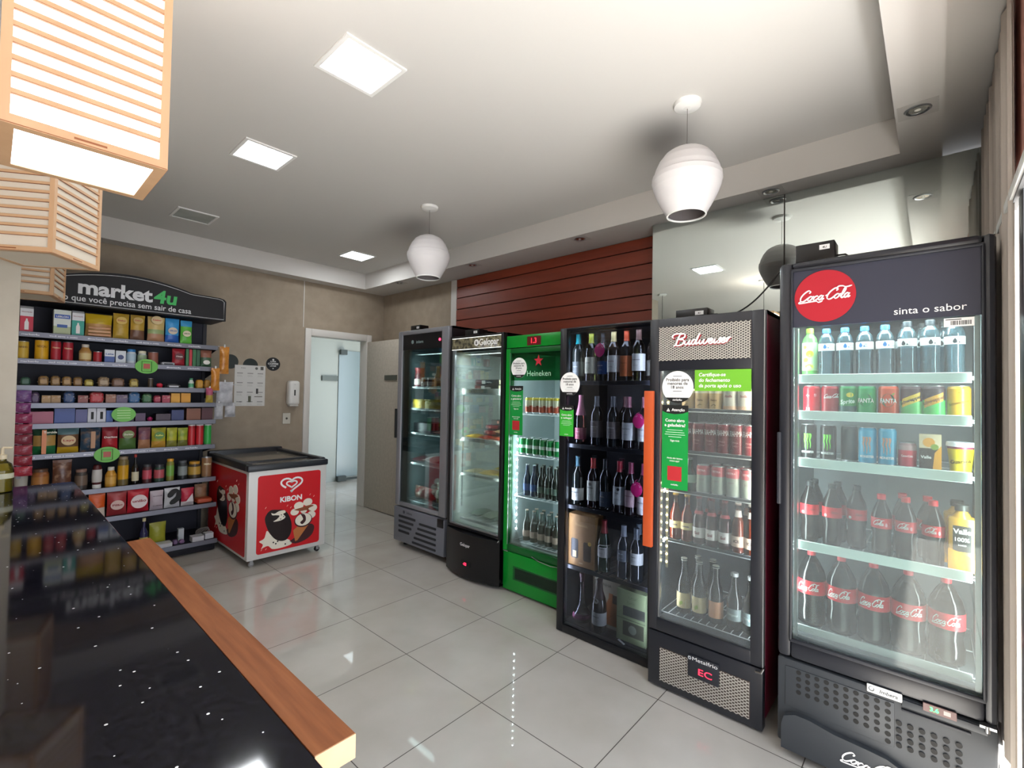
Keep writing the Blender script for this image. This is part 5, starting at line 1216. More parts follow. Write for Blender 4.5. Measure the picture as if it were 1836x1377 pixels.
# ================================================================== stock the black chiller
G = 'food packs in the black chiller'
def put(fr, name, parts, u, d, z, lab, cat, grp=None, rz=0.0):
    pr = proto('one_'+lab, lambda: parts)
    return spawn(pr, name, fr.loc(u, d, z), fr.rz+rz, lab, cat, grp)
DBX = P_('#23262c')
def meal(c1, c2, wr=.36):
    return carton(wr, .20, .042, [(1, DBX)], lambda b, w_, h: (b.box(-w_/2, -w_/2+.07, -.0006, 0, .004, h-.004, P_(c1)), b.box(-w_/2+.075, -w_/2+.115, -.001, 0, .008, h-.006, PAPER), b.text('LASANHA', .016, -.03, .014, -.0002, PAPER, bold=.02), b.box(w_/2-.09, w_/2-.01, -.0006, 0, .005, h-.004, P_(c2))))
put(FK, 'ready_meal_box', meal('#7a2c28', '#cfc7a4'), .355, .12, KSH[0], 'lower dark ready meal box on the upper shelf of the black chiller', 'box', G)
put(FK, 'ready_meal_box', meal('#6a2c30', '#c4c0a0'), .358, .125, KSH[0]+.043, 'upper dark ready meal box on the upper shelf of the black chiller', 'box', G)
def tray(c, w_=.15, h=.04): return [('tray', MB().box(-w_/2, w_/2, 0, .12, 0, h, DBX, .006), []), ('wrapper', MB().box(-w_/2+.008, w_/2-.008, -.001, .112, h*.35, h+.002, P_(c), .004).disc(-.02, h*.62, h*.25, -.003, 0, P_('#e09080')), [])]
put(FK, 'meat_tray', tray('#8a2c2c'), .32, .16, KSH[1]+.035, 'black tray with a red wrapper, lower of the pile in the black chiller', 'food tray', G)
put(FK, 'meat_tray', tray('#7c2230'), .335, .165, KSH[1]+.080, 'black tray with a red wrapper, middle of the pile in the black chiller', 'food tray', G)
put(FK, 'meat_tray', tray('#38302e', .2), .42, .17, KSH[1]+.124, 'dark tray on top of the pile in the black chiller', 'food tray', G)
put(FK, 'meat_tray', tray('#3a2a2a', .22), .46, .33, KSH[1]+.004, 'dark tray behind the cheese packs in the black chiller', 'food tray', G)
def flatpack(w_, h, d_, c, c2=None): return pouch(w_, h, d_, [(.5, P_(c)), (1, P_(c2 or c))])
def lay(fr, name, u, d, z, w_, l_, t_, c, c2, lab, cat, G, rz=0.0):
    b = pouch(w_, l_, t_, [(.4, P_(c)), (1, P_(c2))], name='pack'); M = Matrix.Rotation(-PI/2, 4, 'X')
    b[0][1].v = [Vector((v.x, v.z, v.y)) for v in b[0][1].v]
    return put(fr, name, b, u, d, z+.004, lab, cat, G, rz)
lay(FK, 'cheese_pack', .14, .11, KSH[1], .13, .17, .032, '#c9a638', '#b88a2c', 'yellow cheese pack at the left of the middle shelf of the black chiller', 'pack', G, .2)
lay(FK, 'sausage_pack', .28, .10, KSH[1], .14, .17, .034, '#b84a38', '#c87858', 'orange-red sausage pack on the middle shelf of the black chiller', 'pack', G, -.15)
lay(FK, 'sausage_pack', .46, .10, KSH[1], .14, .18, .034, '#b8523c', '#a8583c', 'brick red sausage pack beside the orange-red one', 'pack', G, .1)
lay(FK, 'snack_pack', .475, .14, KSH[1]+.050, .18, .18, .045, '#c2ab82', '#d8ceb8', 'beige pack resting on the brick red sausage pack', 'pack', G, .25)
lay(FK, 'cheese_pack', .12, .12, KSH[2], .13, .17, .03, '#a8a488', '#b8b49c', 'pale pack at the left of the third shelf of the black chiller', 'pack', G)
lay(FK, 'cheese_pack', .32, .11, KSH[2], .17, .18, .04, '#c4b070', '#b89c5c', 'tan pack in the middle of the third shelf of the black chiller', 'pack', G, .15)
lay(FK, 'cheese_pack', .47, .12, KSH[2], .15, .18, .05, '#c4b240', '#b89c48', 'yellow pack on the third shelf of the black chiller', 'pack', G, -.1)
lay(FK, 'cheese_pack', .47, .14, KSH[2]+.052, .14, .16, .04, '#c2b444', '#c4ae62', 'yellow pack lying on top of the other yellow one', 'pack', G, .2)
for i, (u, c, n_) in enumerate(((.16, '#5a6a62', 'grey-green'), (.30, '#6a7468', 'grey'), (.44, '#4f6258', 'dark green'))):
    lay(FK, 'frozen_pack', u, .14, .428, .12, .2, .06, c, c, '%s frozen pack on the floor of the black chiller' % n_, 'pack', G, .1*i-.1)

# ================================================================== stock the silver chiller
G = 'food in the silver-grey chiller'
PROTOS['chutney'] = lambda: jar(.052, .135, P_('#5c2430', .25), P_('#5a2a2c'), .03, (.2, .62, P_('#c9b8b4')), .85)
PROTOS['spread'] = lambda: jar(.035, .095, P_('#4a1c1c', .25), P_('#c8c0b8'), .018, (.2, .6, P_('#b8a09a')), .9)
spawn_k('chutney', FS, .150, .15, SSH[0], 'jar', 'large dark red jar at the left of the top shelf of the silver-grey chiller', 'jar', G)
put(FS, 'butter_tub', [('tub', MB().lathe([(.04, 0), (.046, .045)], P_('#7a2c30'), seg=20), []), ('lid', MB().lathe([(.048, .045), (.048, .055)], P_('#6a2428'), seg=20), [])], .150, .15, SSH[0]+.1355, 'dark red tub standing on the large jar', 'tub', G)
spawn_k('spread', FS, .262, .13, SSH[0], 'jar', 'small jar with a pale lid beside the large dark red jar', 'jar', G)
spawn_k('spread', FS, .352, .13, SSH[0], 'jar', 'small jar with a pale lid beside the tan bottle', 'jar', G)
PROTOS['tanb'] = lambda: bottle([(r*1.1, z*.82) for r, z in LN], P_('#a87048', .3), (.018, .18, .20, P_('#c89060')), [(.04, .11, P_('#c08a58'))])
spawn_k('tanb', FS, .44, .14, SSH[0], 'sauce_bottle', 'tan bottle beside the small jars in the silver-grey chiller', 'bottle', G)
spawn_k('tanb', FS, .53, .14, SSH[0], 'sauce_bottle', 'tan bottle at the right of the top shelf of the silver-grey chiller', 'bottle', G)
for i, (u, c, c2, n_) in enumerate(((.17, '#c2a83c', '#a88c30', 'yellow cheese tub at the left of the second shelf'), (.36, '#c4b040', '#a8983a', 'yellow cheese tub in the middle of the second shelf'))):
    put(FS, 'cheese_tub', [('tub', MB().box(-.075, .075, 0, .12, 0, .085, P_(c), .012), []), ('lid', MB().box(-.078, .078, -.003, .123, .085, .094, P_(c2), .004), [])], u, .11, SSH[1], n_, 'tub', G)
put(FS, 'meat_pack', pouch(.17, .15, .07, [(1, P_('#6e3428'))]), .54, .13, SSH[1], 'brownish red pack at the right of the second shelf of the silver-grey chiller', 'pack', G)
put(FS, 'meat_pack', pouch(.16, .13, .07, [(1, P_('#4a2a20'))]), .40, .26, SSH[1]+.0, 'dark brown pack behind the yellow cheese tubs', 'pack', G)
put(FS, 'pizza_box', carton(.26, .2, .10, [(1, P_('#121316'))]), .24, .12, SSH[2], 'black box on the third shelf of the silver-grey chiller', 'box', G)
lay(FS, 'ham_pack', .47, .12, SSH[2], .20, .2, .035, '#9c4a34', '#8a3a30', 'reddish ham pack beside the black box', 'pack', G)
lay(FS, 'meat_pack', .15, .13, SSH[3], .16, .2, .05, '#54242c', '#4a2228', 'dark maroon pack at the left of the fourth shelf', 'pack', G, .2)
lay(FS, 'meat_pack', .33, .12, SSH[3], .19, .2, .07, '#c2b4b4', '#b4a4a4', 'pinkish white pack in the middle of the fourth shelf', 'pack', G, -.1)
lay(FS, 'meat_pack', .52, .12, SSH[3], .16, .2, .06, '#7c4850', '#6c3c44', 'dull rose pack at the right of the fourth shelf', 'pack', G)
for i, (u, d, c, n_) in enumerate(((.16, .14, '#5a2a28', 'maroon frozen bag at the left on the floor of the silver-grey chiller'), (.32, .13, '#7a2c2c', 'red frozen bag in the middle on the floor of the silver-grey chiller'), (.50, .13, '#5c6a44', 'green frozen bag at the right on the floor of the silver-grey chiller'))):
    put(FS, 'frozen_bag', pouch(.17, .12 if i < 2 else .19, .09, [(1, noisy(c, '#a8a89a', 18, .4, 'frozen_'+c, lo=.45, hi=.75))]), u, d, .437, n_, 'bag', G)
put(FS, 'meat_bag', pouch(.22, .24, .08, [(1, P_('#7c4450'))]), .47, .22, .437, 'tall dull red bag standing behind the green frozen bag', 'bag', G)
# ================================================================== snack shelves against the back wall
def at(px, py, Y):
    """the point of the plane y = Y seen at that place of the photograph"""
    f_ = FREL*918; r = cam_rot.to_3x3() @ Vector(((px-918)/f_, -(py-688.5)/f_, -1)); k_ = Y/r.y
    return Vector((0, 0, CAM_H))+r*k_
GX0, GX1, GW = .085, 1.405, 5.36
f = thing('snack_shelf_unit', 'tall black shop shelving unit of snacks under an arched market4u sign', 'shelving', (0, 0, 0))
GB = paint('#15151f', .5, key='shelving_black'); GB2 = paint('#1b1b2b', .6, key='shelving_back'); LIP = paint('#6f6f78', .35, .5, key='price_rail_grey')
MB().box(GX0, GX1, GW-.02, GW, .02, 2.20, GB2).build('back_panel', f)
MB().box(GX0, GX1, GW-.05, GW-.02, 1.0, 2.2, GB2).box(GX0, GX1, GW-.05, GW-.02, .02, 1.0, GB2).build('perforated_back', f)
for x in (GX0, GX1-.03): MB().box(x, x+.03, GW-.07, GW-.02, .0, 2.20, GB).build('upright', f)
MB().box(GX0, GX1, 4.86, GW-.07, .012, .085, GB, .004).build('base', f)
ROWS = [(1.852, 4.95), (1.654, 4.95), (1.458, 4.95), (1.327, 4.95), (1.172, 4.95), (.944, 4.95), (.655, 4.90), (.428, 4.86), (.114, 4.81)]
for i, (z, y) in enumerate(ROWS):
    s_ = MB().box(GX0+.004, GX1-.004, y, GW-.05, z-.022, z-.001, GB).build('shelf', f)
    mb = MB().box(GX0+.004, GX1+.002, y-.010, y, z-.034, z+.006, LIP, .002, 1)
    if i in (0, 1, 5):
        x = GX0+.06
        for tx, w_ in (('market4u', .10), ('você sente o gosto', .17), ('#market4u', .11), ('market4u', .10), ('você sente o gosto', .17), ('#market4u', .11), ('market4u', .1)):
            if x+w_ < GX1-.02: mb.text(tx, .017, x, z-.020, y-.010, P_('#d6d6da'), 'L', bold=.02, width=w_*.92)
            x += w_+.045
    mb.build('price_rail', s_)
    for x in (GX0+.002, GX1-.005): MB().add([(x, y, z-.022), (x+.003, y, z-.022), (x+.003, GW-.05, z-.022), (x, GW-.05, z-.022), (x, GW-.05, z-.10), (x+.003, GW-.05, z-.10), (x, y, z-.03), (x+.003, y, z-.03)], [(0, 1, 2, 3), (6, 4, 5, 7), (0, 3, 4, 6), (1, 7, 5, 2)], GB).build('bracket', s_)
# header
Lp = [(1.452, 2.088), (1.452, 2.27), (1.435, 2.288), (1.40, 2.297), (1.20, 2.303), (1.17, 2.308)]
arc = [(1.17-(1.17-.34)*k/24, 2.308+.072*math.sin(PI*k/24)**.9) for k in range(1, 24)]
Lq = [(.34, 2.308), (.31, 2.303), (.11, 2.297), (.075, 2.288), (.058, 2.27), (.058, 2.088)]
poly = Lp+arc+Lq
HS = paint('#0c090e', .65, key='header_black')
t = MB().prism(poly, 0, .03, HS).build('header_sign', f, 'black arched sign lettered market4u in white and green'); t.location = (0, 4.90, 0)
cxh = .755; inner = [(cxh+(x-cxh)*.975, 2.20+(z-2.20)*.885) for x, z in poly]
mb = MB(); mb.tube([(x, -.0012, z) for x, z in inner], .0022, P_('#d8d8da'), 4, closed=True); mb.build('outline', t)
mb = MB(); mb.text('market', .150, .435, 2.182, -.001, P_('#d2d2d4'), 'L', bold=.035, width=.465); mb.text('4u', .150, .907, 2.182, -.001, P_('#2fae52'), 'L', bold=.03, width=.165, shear=.1)
mb.text('o que você precisa sem sair de casa', .064, .352, 2.120, -.001, P_('#d2d2d4'), 'L', bold=.01, width=.825); mb.build('lettering', t)
MB().box(.075, 1.44, .02, GW-4.90-.055, 2.088, 2.115, GB).build('canopy', t)
# goods on it: pixel extents of the front of each thing, resting on its shelf
def ext(x0, x1, top, row, dy):
    z, y = ROWS[row]; Y = y+dy
    zm = (x0+x1)/2
    a = at(x0, top, Y); b_ = at(x1, top, Y); c = at(zm, top, Y)
    top_z = ROWS[row-1][0]-.038 if row else 2.08
    xa = max(a.x, GX0+.014); xb = min(b_.x, GX1-.014)
    return (xa+xb)/2, max(.012, xb-xa), min(max(.012, c.z-z), top_z-z), Y, z
def good(kind, x0, x1, top, row, name, lab, cat, cols, dy=.03, tx=None, txc='#f0f0f0', grp=None, deco=None, lean=0.0):
    cx, w_, h, Y, z = ext(x0, x1, top, row, dy)
    if kind == 'box': pr = carton(w_, min(.10, w_), h, cols, deco, name=name)
    elif kind == 'gable': pr = carton(w_, w_*.9, h*.86, cols, deco, gable=True, name=name)
    elif kind == 'pouch': pr = pouch(w_, h, min(.07, w_*.45), cols, deco, name=name, lean=lean)
    elif kind == 'flat':
        dd = min(.12, w_*1.1); b = MB(); m0 = cols[-1][1]
        b.box(-w_*.44, w_*.44, 0, dd, 0, h*.96, m0, min(h*.38, .014), 3); b.box(-w_/2, w_/2, dd*.2, dd*.8, h*.38, h*.46, m0)
        b.box(-w_*.26, w_*.26, dd*.1, dd*.75, h*.96, h, cols[0][1], .001, 1); b.box(-w_*.28, w_*.30, -.0008, .002, h*.28, h*.66, cols[0][1])
        pr = [(name, b, [])]
    elif kind == 'can': pr = [('can', MB().lathe([(w_/2, 0, ALU), (w_/2, .005, cols[0][1]), (w_/2, h-.006, ALU), (w_*.48, h-.001), (w_*.45, h-.001), (w_*.44, h-.005)], cols[0][1], seg=22), [])]
    elif kind == 'jar': pr = jar(w_/2, h, cols[0][1], cols[1][1], min(.022, h*.2), (.22, .70, cols[2][1]) if len(cols) > 2 else None)
    elif kind == 'squeeze': pr = [('bottle', MB().lathe([(w_*.40, h*.16), (w_*.47, h*.22), (w_*.5, h*.5), (w_*.47, h*.8), (w_*.36, h*.97), (w_*.3, h)], cols[0][1], seg=20), []), ('cap', MB().lathe([(w_*.44, 0), (w_*.44, h*.14), (w_*.40, h*.165)], cols[1][1], seg=20), []), ('label', MB().lathe([(w_*.475, h*.26), (w_*.508, h*.5), (w_*.475, h*.80)], cols[2][1], seg=20, caps=(0, 0)), [])]
    elif kind == 'mustard': pr = [('bottle', MB().lathe([(w_*.46, 0), (w_*.5, .006), (w_*.5, h*.6), (w_*.30, h*.80), (w_*.28, h*.84)], cols[0][1], seg=20), []), ('cap', MB().lathe([(w_*.30, h*.83), (w_*.30, h*.99), (w_*.26, h)], cols[1][1], seg=18), []), ('label', MB().lathe([(w_*.506, h*.15), (w_*.506, h*.5)], cols[2][1], seg=20, caps=(0, 0)), [])]
    elif kind == 'slim': pr = bottle([(w_*.5, 0), (w_*.5, h*.55), (w_*.2, h*.72), (w_*.17, h*.9), (w_*.17, h*.93)], cols[0][1], (w_*.2, h*.9, h, cols[1][1]), [(h*.12, h*.42, cols[2][1])])
    elif kind == 'tube': pr = [('tube', MB().lathe([(w_/2, 0, ALU), (w_/2, .006, cols[0][1]), (w_/2, h-.012, cols[0][1]), (w_*.5, h-.012)], cols[0][1], seg=22), []), ('lid', MB().lathe([(w_*.51, h-.012), (w_*.51, h)], P_('#d8d8d8'), seg=22), [])]
    if tx:
        wr = None if kind in ('box', 'gable', 'pouch') else (0, 0, w_/2+.0008)
        if kind != 'flat': pr[0][1].text(tx, min(h*.2, w_*.3), 0, h*.62, -.0015 if kind != 'pouch' else -.004, P_(txc), bold=.03, width=w_*.78, wrap=wr)
    yy = Y if kind in ('box', 'gable', 'pouch', 'flat') else Y+w_/2
    M0 = proto('gondola_%s_%d_%d' % (lab[:30], x0, row), lambda: pr)
    return spawn(M0, name, (cx, yy, z), 0, lab, cat, grp or 'goods on shelf %d of the snack unit' % (row+1))
C = P_
def milk(b, w_, h):
    b.flat([(-w_*.16, h*.12), (w_*.16, h*.12), (w_*.16, h*.42), (w_*.07, h*.52), (w_*.07, h*.58), (-w_*.07, h*.58), (-w_*.07, h*.52), (-w_*.16, h*.42)], [list(range(8))], C('#e4e0de'), 0)
    b.text('PIRACANJUBA', w_*.14, 0, h*.84, -.0004, C('#8a3038'), bold=.02, width=w_*.8)
def oval(c1, c2, tx, y_=.55):
    def fn(b, w_, h):
        b.disc(0, h*y_, w_*.34, -.010, -.004, C(c1), rz=min(h*.22, w_*.3), seg=20); b.text(tx, w_*.17, 0, h*y_-w_*.05, -.011, C(c2), bold=.03, width=w_*.5)
    return fn
def band(c1, z0, z1):
    return lambda b, w_, h: b.box(-w_*.44, w_*.44, -.0045, -.002, h*z0, h*z1, C(c1))
# row 1
good('gable', 37, 61, 546, 0, 'milk_carton', 'red and white milk carton at the left end of the top shelf', 'carton', [(.68, C('#c2203c')), (1, C('#d8d8dc'))], deco=milk)
good('box', 97, 128, 556, 0, 'rice_pack', 'white pack with blue lettering beside the teal milk carton', 'pack', [(.35, C('#a9b48c')), (1, C('#d4dad4'))], deco=lambda b, w_, h: (b.box(-w_*.45, w_*.45, -.001, 0, h*.66, h*.82, C('#1f4fa8')), b.text('LEBLON', w_*.2, 0, h*.70, -.0012, WHITE, bold=.02, width=w_*.7), b.box(-w_*.3, w_*.3, -.001, 0, h*.30, h*.42, C('#24509c'))))
good('gable', 130, 152, 555, 0, 'milk_carton', 'teal and white milk carton on the top shelf', 'carton', [(.68, C('#1f9c8c')), (1, C('#d8d8dc'))], deco=milk)
good('pouch', 154, 203, 563, 0, 'bread_bag', 'wide yellow bag of rolls on the top shelf', 'bag', [(.55, C('#b98a52')), (1, C('#c2a21e'))], deco=lambda b, w_, h: [b.box(-w_*.4, w_*.42, -.006, -.002, h*z_, h*(z_+.09), C(c_), .004) for z_, c_ in ((.08, '#c79068'), (.22, '#cc9a70'), (.36, '#b8845a'))])
good('pouch', 204, 233, 562, 0, 'flour_pouch', 'mustard yellow pouch nearest the bag of rolls', 'pouch', [(1, C('#b8952f'))], deco=oval('#c9a640', '#a83a2a', 'Kisabor', .72))
good('pouch', 235, 261, 565, 0, 'flour_pouch', 'yellow and brown pouch on the top shelf', 'pouch', [(.42, C('#6d4a36')), (1, C('#b8953a'))], deco=oval('#b99a48', '#a83a2a', 'Kisabor', .78))
good('pouch', 266, 297, 568, 0, 'flour_pouch', 'beige pouch beside the blue bag on the top shelf', 'pouch', [(.30, C('#b08060')), (.5, C('#93a46c')), (1, C('#c8ac6c'))], deco=oval('#d0b884', '#b83a2c', 'Kisabor', .86))
good('pouch', 298, 323, 571, 0, 'snack_bag', 'bright blue bag on the top shelf', 'bag', [(.30, C('#1b55a8')), (1, C('#3f9ad8'))], deco=oval('#c9b9a4', '#1b4f9c', 'LEBLON', .5), lean=.02)
good('pouch', 325, 346, 575, 0, 'snack_bag', 'bright green bag with a blue head, right end of the top shelf', 'bag', [(.78, C('#5cb03c')), (1, C('#3a94c8'))], deco=oval('#d8ccb0', '#2c5c2c', 'LEBLON', .45), lean=.02)
# row 2
good('can', 31, 53, 611, 1, 'powder_tin', 'yellow tin at the left end of the second shelf', 'tin', [(1, C('#c8a43a'))], tx='NINHO', txc='#6d4a1c')
good('can', 63, 89, 609, 1, 'powder_tin', 'wider yellow tin beside the red tins', 'tin', [(1, C('#d8a41e'))], tx='NESCAU', txc='#7c5410')
good('can', 92, 111, 611, 1, 'powder_tin', 'red tin next to the wider yellow tin', 'tin', [(1, C('#a82434'))], tx='Nescau', txc='#e8c8a0')
good('can', 113, 133, 613, 1, 'powder_tin', 'red tin next to the honey bottle', 'tin', [(1, C('#a82434'))], tx='Nescau', txc='#e8c8a0')
good('mustard', 143, 166, 617, 1, 'honey_bottle', 'tan honey bottle with a pale cap on the second shelf', 'bottle', [(1, C('#b98a4c')), (1, C('#d8d0c4')), (1, C('#d8c088'))])
good('can', 168, 184, 630, 1, 'small_jar', 'short red jar beside the honey bottle', 'jar', [(1, C('#a8242e'))])
good('box', 188, 206, 627, 1, 'cream_carton', 'small blue and white carton on the second shelf', 'carton', [(.5, C('#2a4a90')), (1, C('#d0d4da'))], tx='Leite', txc='#2a4a90')
good('box', 208, 226, 629, 1, 'cream_carton', 'small white carton with a navy oval on the second shelf', 'carton', [(1, C('#c8ccd2'))], deco=lambda b, w_, h: b.disc(0, h*.5, w_*.3, -.001, 0, C('#2c3a6c')))
good('jar', 228, 246, 626, 1, 'cream_jar', 'white jar with a blue lid on the second shelf', 'jar', [(1, C('#c4ccd4')), (1, C('#2a78b8')), (1, C('#a8bccc'))])
good('jar', 248, 265, 629, 1, 'cream_jar', 'white jar with a cream lid on the second shelf', 'jar', [(1, C('#c4c8c4')), (1, C('#d8d0b4')), (1, C('#9cae8c'))])
good('can', 267, 286, 631, 1, 'small_jar', 'short reddish brown jar behind the green disc', 'jar', [(1, C('#8c5648'))])
good('flat', 288, 316, 649, 1, 'flat_pack', 'flat dark and white pack on the second shelf', 'pack', [(.5, C('#38383e')), (1, C('#a8a8ac'))])
good('pouch', 310, 333, 625, 1, 'coffee_pack', 'dark red pack with an oval on the second shelf', 'pack', [(1, C('#9c2430'))], deco=oval('#5c1820', '#e0d0c8', '3 Corações'))
for i, (a, b_, c_, n_) in enumerate(((334, 339, '#2a6a3c', 'narrow green pack edge nearest the dark red oval pack'), (340, 345, '#b82c34', 'narrow red pack edge between the green ones'), (346, 352, '#2a6a3c', 'narrow green pack edge right of the narrow red one'), (353, 359, '#23583a', 'narrow dark green pack edge nearest the cup pack'))):
    good('box', a, b_, 624+i, 1, 'thin_pack', n_, 'pack', [(1, C(c_))])
good('pouch', 361, 381, 623, 1, 'coffee_pack', 'brown and green pack with a white cup at the right end of the second shelf', 'pack', [(.55, C('#34543a')), (1, C('#8c5a48'))], deco=lambda b, w_, h: b.disc(0, h*.30, w_*.3, -.008, -.003, C('#d8d4cc'), rz=w_*.22))
# row 3
good('flat', 36, 56, 676, 2, 'soap_pack', 'dull green pack at the left end of the third shelf', 'pack', [(1, C('#3a5c4a'))])
for i, (a, b_, tp, c_, n_) in enumerate(((68, 89, 674, '#a88450', 'tan cake pack at the left of the third shelf'), (90, 110, 674, '#9c7a48', 'tan cake pack second from the left of the third shelf'), (111, 130, 675, '#a8844c', 'tan cake pack third from the left of the third shelf'), (131, 149, 676, '#94703c', 'tan cake pack beside the pale yellow one'),
        (151, 169, 680, '#c2b04c', 'pale yellow cake pack on the third shelf'), (175, 198, 676, '#a89070', 'cream brown cake pack on the third shelf'), (200, 225, 678, '#7c5c48', 'brown cake pack on the third shelf'), (232, 250, 679, '#b4a04c', 'yellowish cake pack below the green disc'))):
    good('flat', a, b_, tp, 2, 'cake_pack', n_, 'pack', [(.5, C(c_)), (1, noisy(c_, '#5a3c24', 60, .4, 'cake'+c_))])
good('can', 266, 276, 678, 2, 'candy_jar', 'tiny dark jar beside the red ball on the third shelf', 'jar', [(1, C('#4c4034'))])
cx, w_, h, Y, z = ext(281, 294, 678, 2, .03)
o = MB().lathe([(.001, 0), (.018, .006), (.024, .022), (.018, .040), (.001, .046)], C('#c8283c', .25), seg=18).build('candy_ball'); o.location = (cx, Y+.02, z); tag(o, 'round red candy on the third shelf', 'candy', 'goods on shelf 3 of the snack unit')
good('flat', 297, 326, 689, 2, 'candy_tray', 'low black and white tray on the third shelf', 'tray', [(.5, C('#c8c8cc')), (1, C('#2a2a2e'))])
good('mustard', 339, 349, 678, 2, 'gum_cup', 'white and green gum cup on the third shelf', 'cup', [(1, C('#d0d8d0')), (1, C('#3c8a5c')), (1, C('#4c9a6c'))])
good('flat', 352, 366, 681, 2, 'peanut_pack', 'golden peanut pack beside the gum cup', 'pack', [(1, C('#b8862c'))])
good('flat', 367, 379, 681, 2, 'peanut_pack', 'golden peanut pack at the right end of the third shelf', 'pack', [(1, C('#a8782a'))])
# row 4
R4 = [(55, 72, 703, '#5a4468', 'purple sweet pack at the left of the fourth shelf'), (75, 91, 709, '#a8824c', 'tan bar box at the left of the fourth shelf'), (92, 109, 709, '#a07a48', 'tan bar box beside the blue one'), (113, 136, 702, '#2c4878', 'dark blue pack on the fourth shelf'), (140, 158, 709, '#8c4038', 'dull red bar box on the fourth shelf'),
      (160, 188, 703, '#b8343c', 'bright red pack on the fourth shelf'), (190, 208, 707, '#946048', 'brown bar box on the fourth shelf'), (209, 229, 708, '#5c4a68', 'violet bar box on the fourth shelf'), (230, 253, 703, '#2f6090', 'steel blue pack on the fourth shelf'), (255, 274, 706, '#3c6c44', 'green pack on the fourth shelf'),
      (276, 290, 709, '#a83850', 'raspberry box nearest the green pack'), (291, 305, 709, '#a43048', 'raspberry box nearest the orange boxes')]
for a, b_, tp, c_, n_ in R4:
    good('flat' if 'pack' in n_ else 'box', a, b_, tp, 3, 'sweet_box' if 'box' in n_ else 'sweet_pack', n_, 'box' if 'box' in n_ else 'pack', [(.6, C(c_)), (1, noisy(c_, '#c8b8a8', 50, .45, 'swt'+c_, lo=.5, hi=.8))])
good('box', 307, 323, 705, 3, 'sweet_box', 'orange-yellow box on the fourth shelf, left of the pair', 'box', [(1, C('#d89a24'))])
good('box', 325, 342, 705, 3, 'sweet_box', 'orange-yellow box on the fourth shelf, right of the pair', 'box', [(1, C('#d8961f'))])
# row 5
R5 = [(53, 96, 738, '#a4506a', 'pink chocolate box at the left of the fifth shelf', 0), (98, 135, 729, '#24408c', 'wide blue chocolate box on the fifth shelf', 0), (136, 157, 734, '#4a4a84', 'violet blue chocolate box on the fifth shelf', 0), (158, 173, 730, '#c4c4cc', 'white box with a black mark, left of the pair', 1), (174, 190, 730, '#c8c8d0', 'white box with a black mark, right of the pair', 1), (191, 203, 736, '#2a58a8', 'small blue box beside the white pair', 0),
      (206, 240, 744, '#221c2c', 'dark low box behind the lower green disc', 0), (243, 261, 741, '#4a2a50', 'dark purple box on the fifth shelf', 0), (280, 306, 742, '#3a2434', 'dark plum box on the fifth shelf', 0), (308, 330, 735, '#2a3468', 'navy box on the fifth shelf', 0), (335, 360, 732, '#7c4a34', 'brown box on the fifth shelf', 2), (362, 384, 731, '#4c2028', 'maroon box at the right end of the fifth shelf', 0)]
for a, b_, tp, c_, n_, fl in R5:
    dec = (lambda b, w_, h: b.box(-w_*.12, w_*.2, -.001, 0, h*.25, h*.75, INK)) if fl == 1 else None
    good('box', a, b_, tp, 4, 'chocolate_box', n_, 'box', [(.5, C(c_)), (1, C(c_))], deco=dec)
cx, w_, h, Y, z = ext(263, 277, 739, 4, .03)
o = MB().lathe([(.001, 0), (.014, .002), (.022, .020), (.012, .036), (.001, .040)], C('#a82c60', .3), seg=16).build('candy_ball'); o.location = (cx, Y+.02, z); tag(o, 'pink round sweet on the fifth shelf', 'candy', 'goods on shelf 5 of the snack unit')
# row 6: crisps
def crisp(a, b_, tp, bands, n_, dec=None): good('pouch', a, b_, tp, 5, 'crisp_bag', n_, 'bag', bands, deco=dec, grp='bags of crisps')
crisp(42, 58, 768, [(1, noisy('#4a3c34', '#7c6c5c', 30, .4, 'crispdk'))], 'dull brown crisp bag behind the hanging sweets')
crisp(60, 102, 764, [(.35, C('#1f6a3c')), (.75, C('#b08a4c')), (1, C('#204c34'))], 'green crisp bag with an orange upright band', lambda b, w_, h: (b.box(-w_*.14, w_*.06, -.022, -.018, h*.02, h*.98, C('#d07c48')), b.text('Torcida', w_*.18, w_*.22, h*.84, -.024, C('#d8d8c8'), bold=.03)))
crisp(104, 143, 765, [(.28, C('#c29a22')), (.78, C('#6c4c34')), (1, C('#5c7c84'))], 'yellow footed crisp bag with a cream oval', oval('#c8a878', '#a83a24', 'Lays', .52))
crisp(145, 182, 767, [(1, noisy('#2c4458', '#8c6c54', 22, .4, 'crispbl', lo=.45))], 'slate blue crisp bag', lambda b, w_, h: b.box(-w_*.02, w_*.2, -.022, -.018, h*.15, h*.85, C('#a87850')))
crisp(184, 213, 762, [(.5, C('#b0202a')), (1, C('#8c1c28'))], 'deep red crisp bag', lambda b, w_, h: b.text('Doritos', w_*.2, 0, h*.55, -.022, C('#e0d0c8'), bold=.03, width=w_*.8))
crisp(215, 246, 762, [(.5, C('#4c6c34')), (1, C('#7c2430'))], 'dark red and green crisp bag', oval('#6c7c3c', '#d8d0b8', 'Doritos', .66))
crisp(249, 271, 766, [(.4, C('#a07050')), (1, noisy('#5c2c4c', '#8c5c5c', 20, .4, 'crisppu'))], 'purple topped crisp bag')
crisp(273, 299, 767, [(.35, C('#b88a34')), (1, noisy('#7c8c28', '#c2b034', 14, .4, 'crispyg'))], 'yellow-green crisp bag beside the purple topped one', oval('#4c7c24', '#d8d858', 'Ruffles', .62))
crisp(300, 319, 767, [(.35, C('#7c7a34')), (1, noisy('#8c9a2c', '#c8ba34', 14, .4, 'crispyg2'))], 'yellow-green crisp bag in the middle of the three')
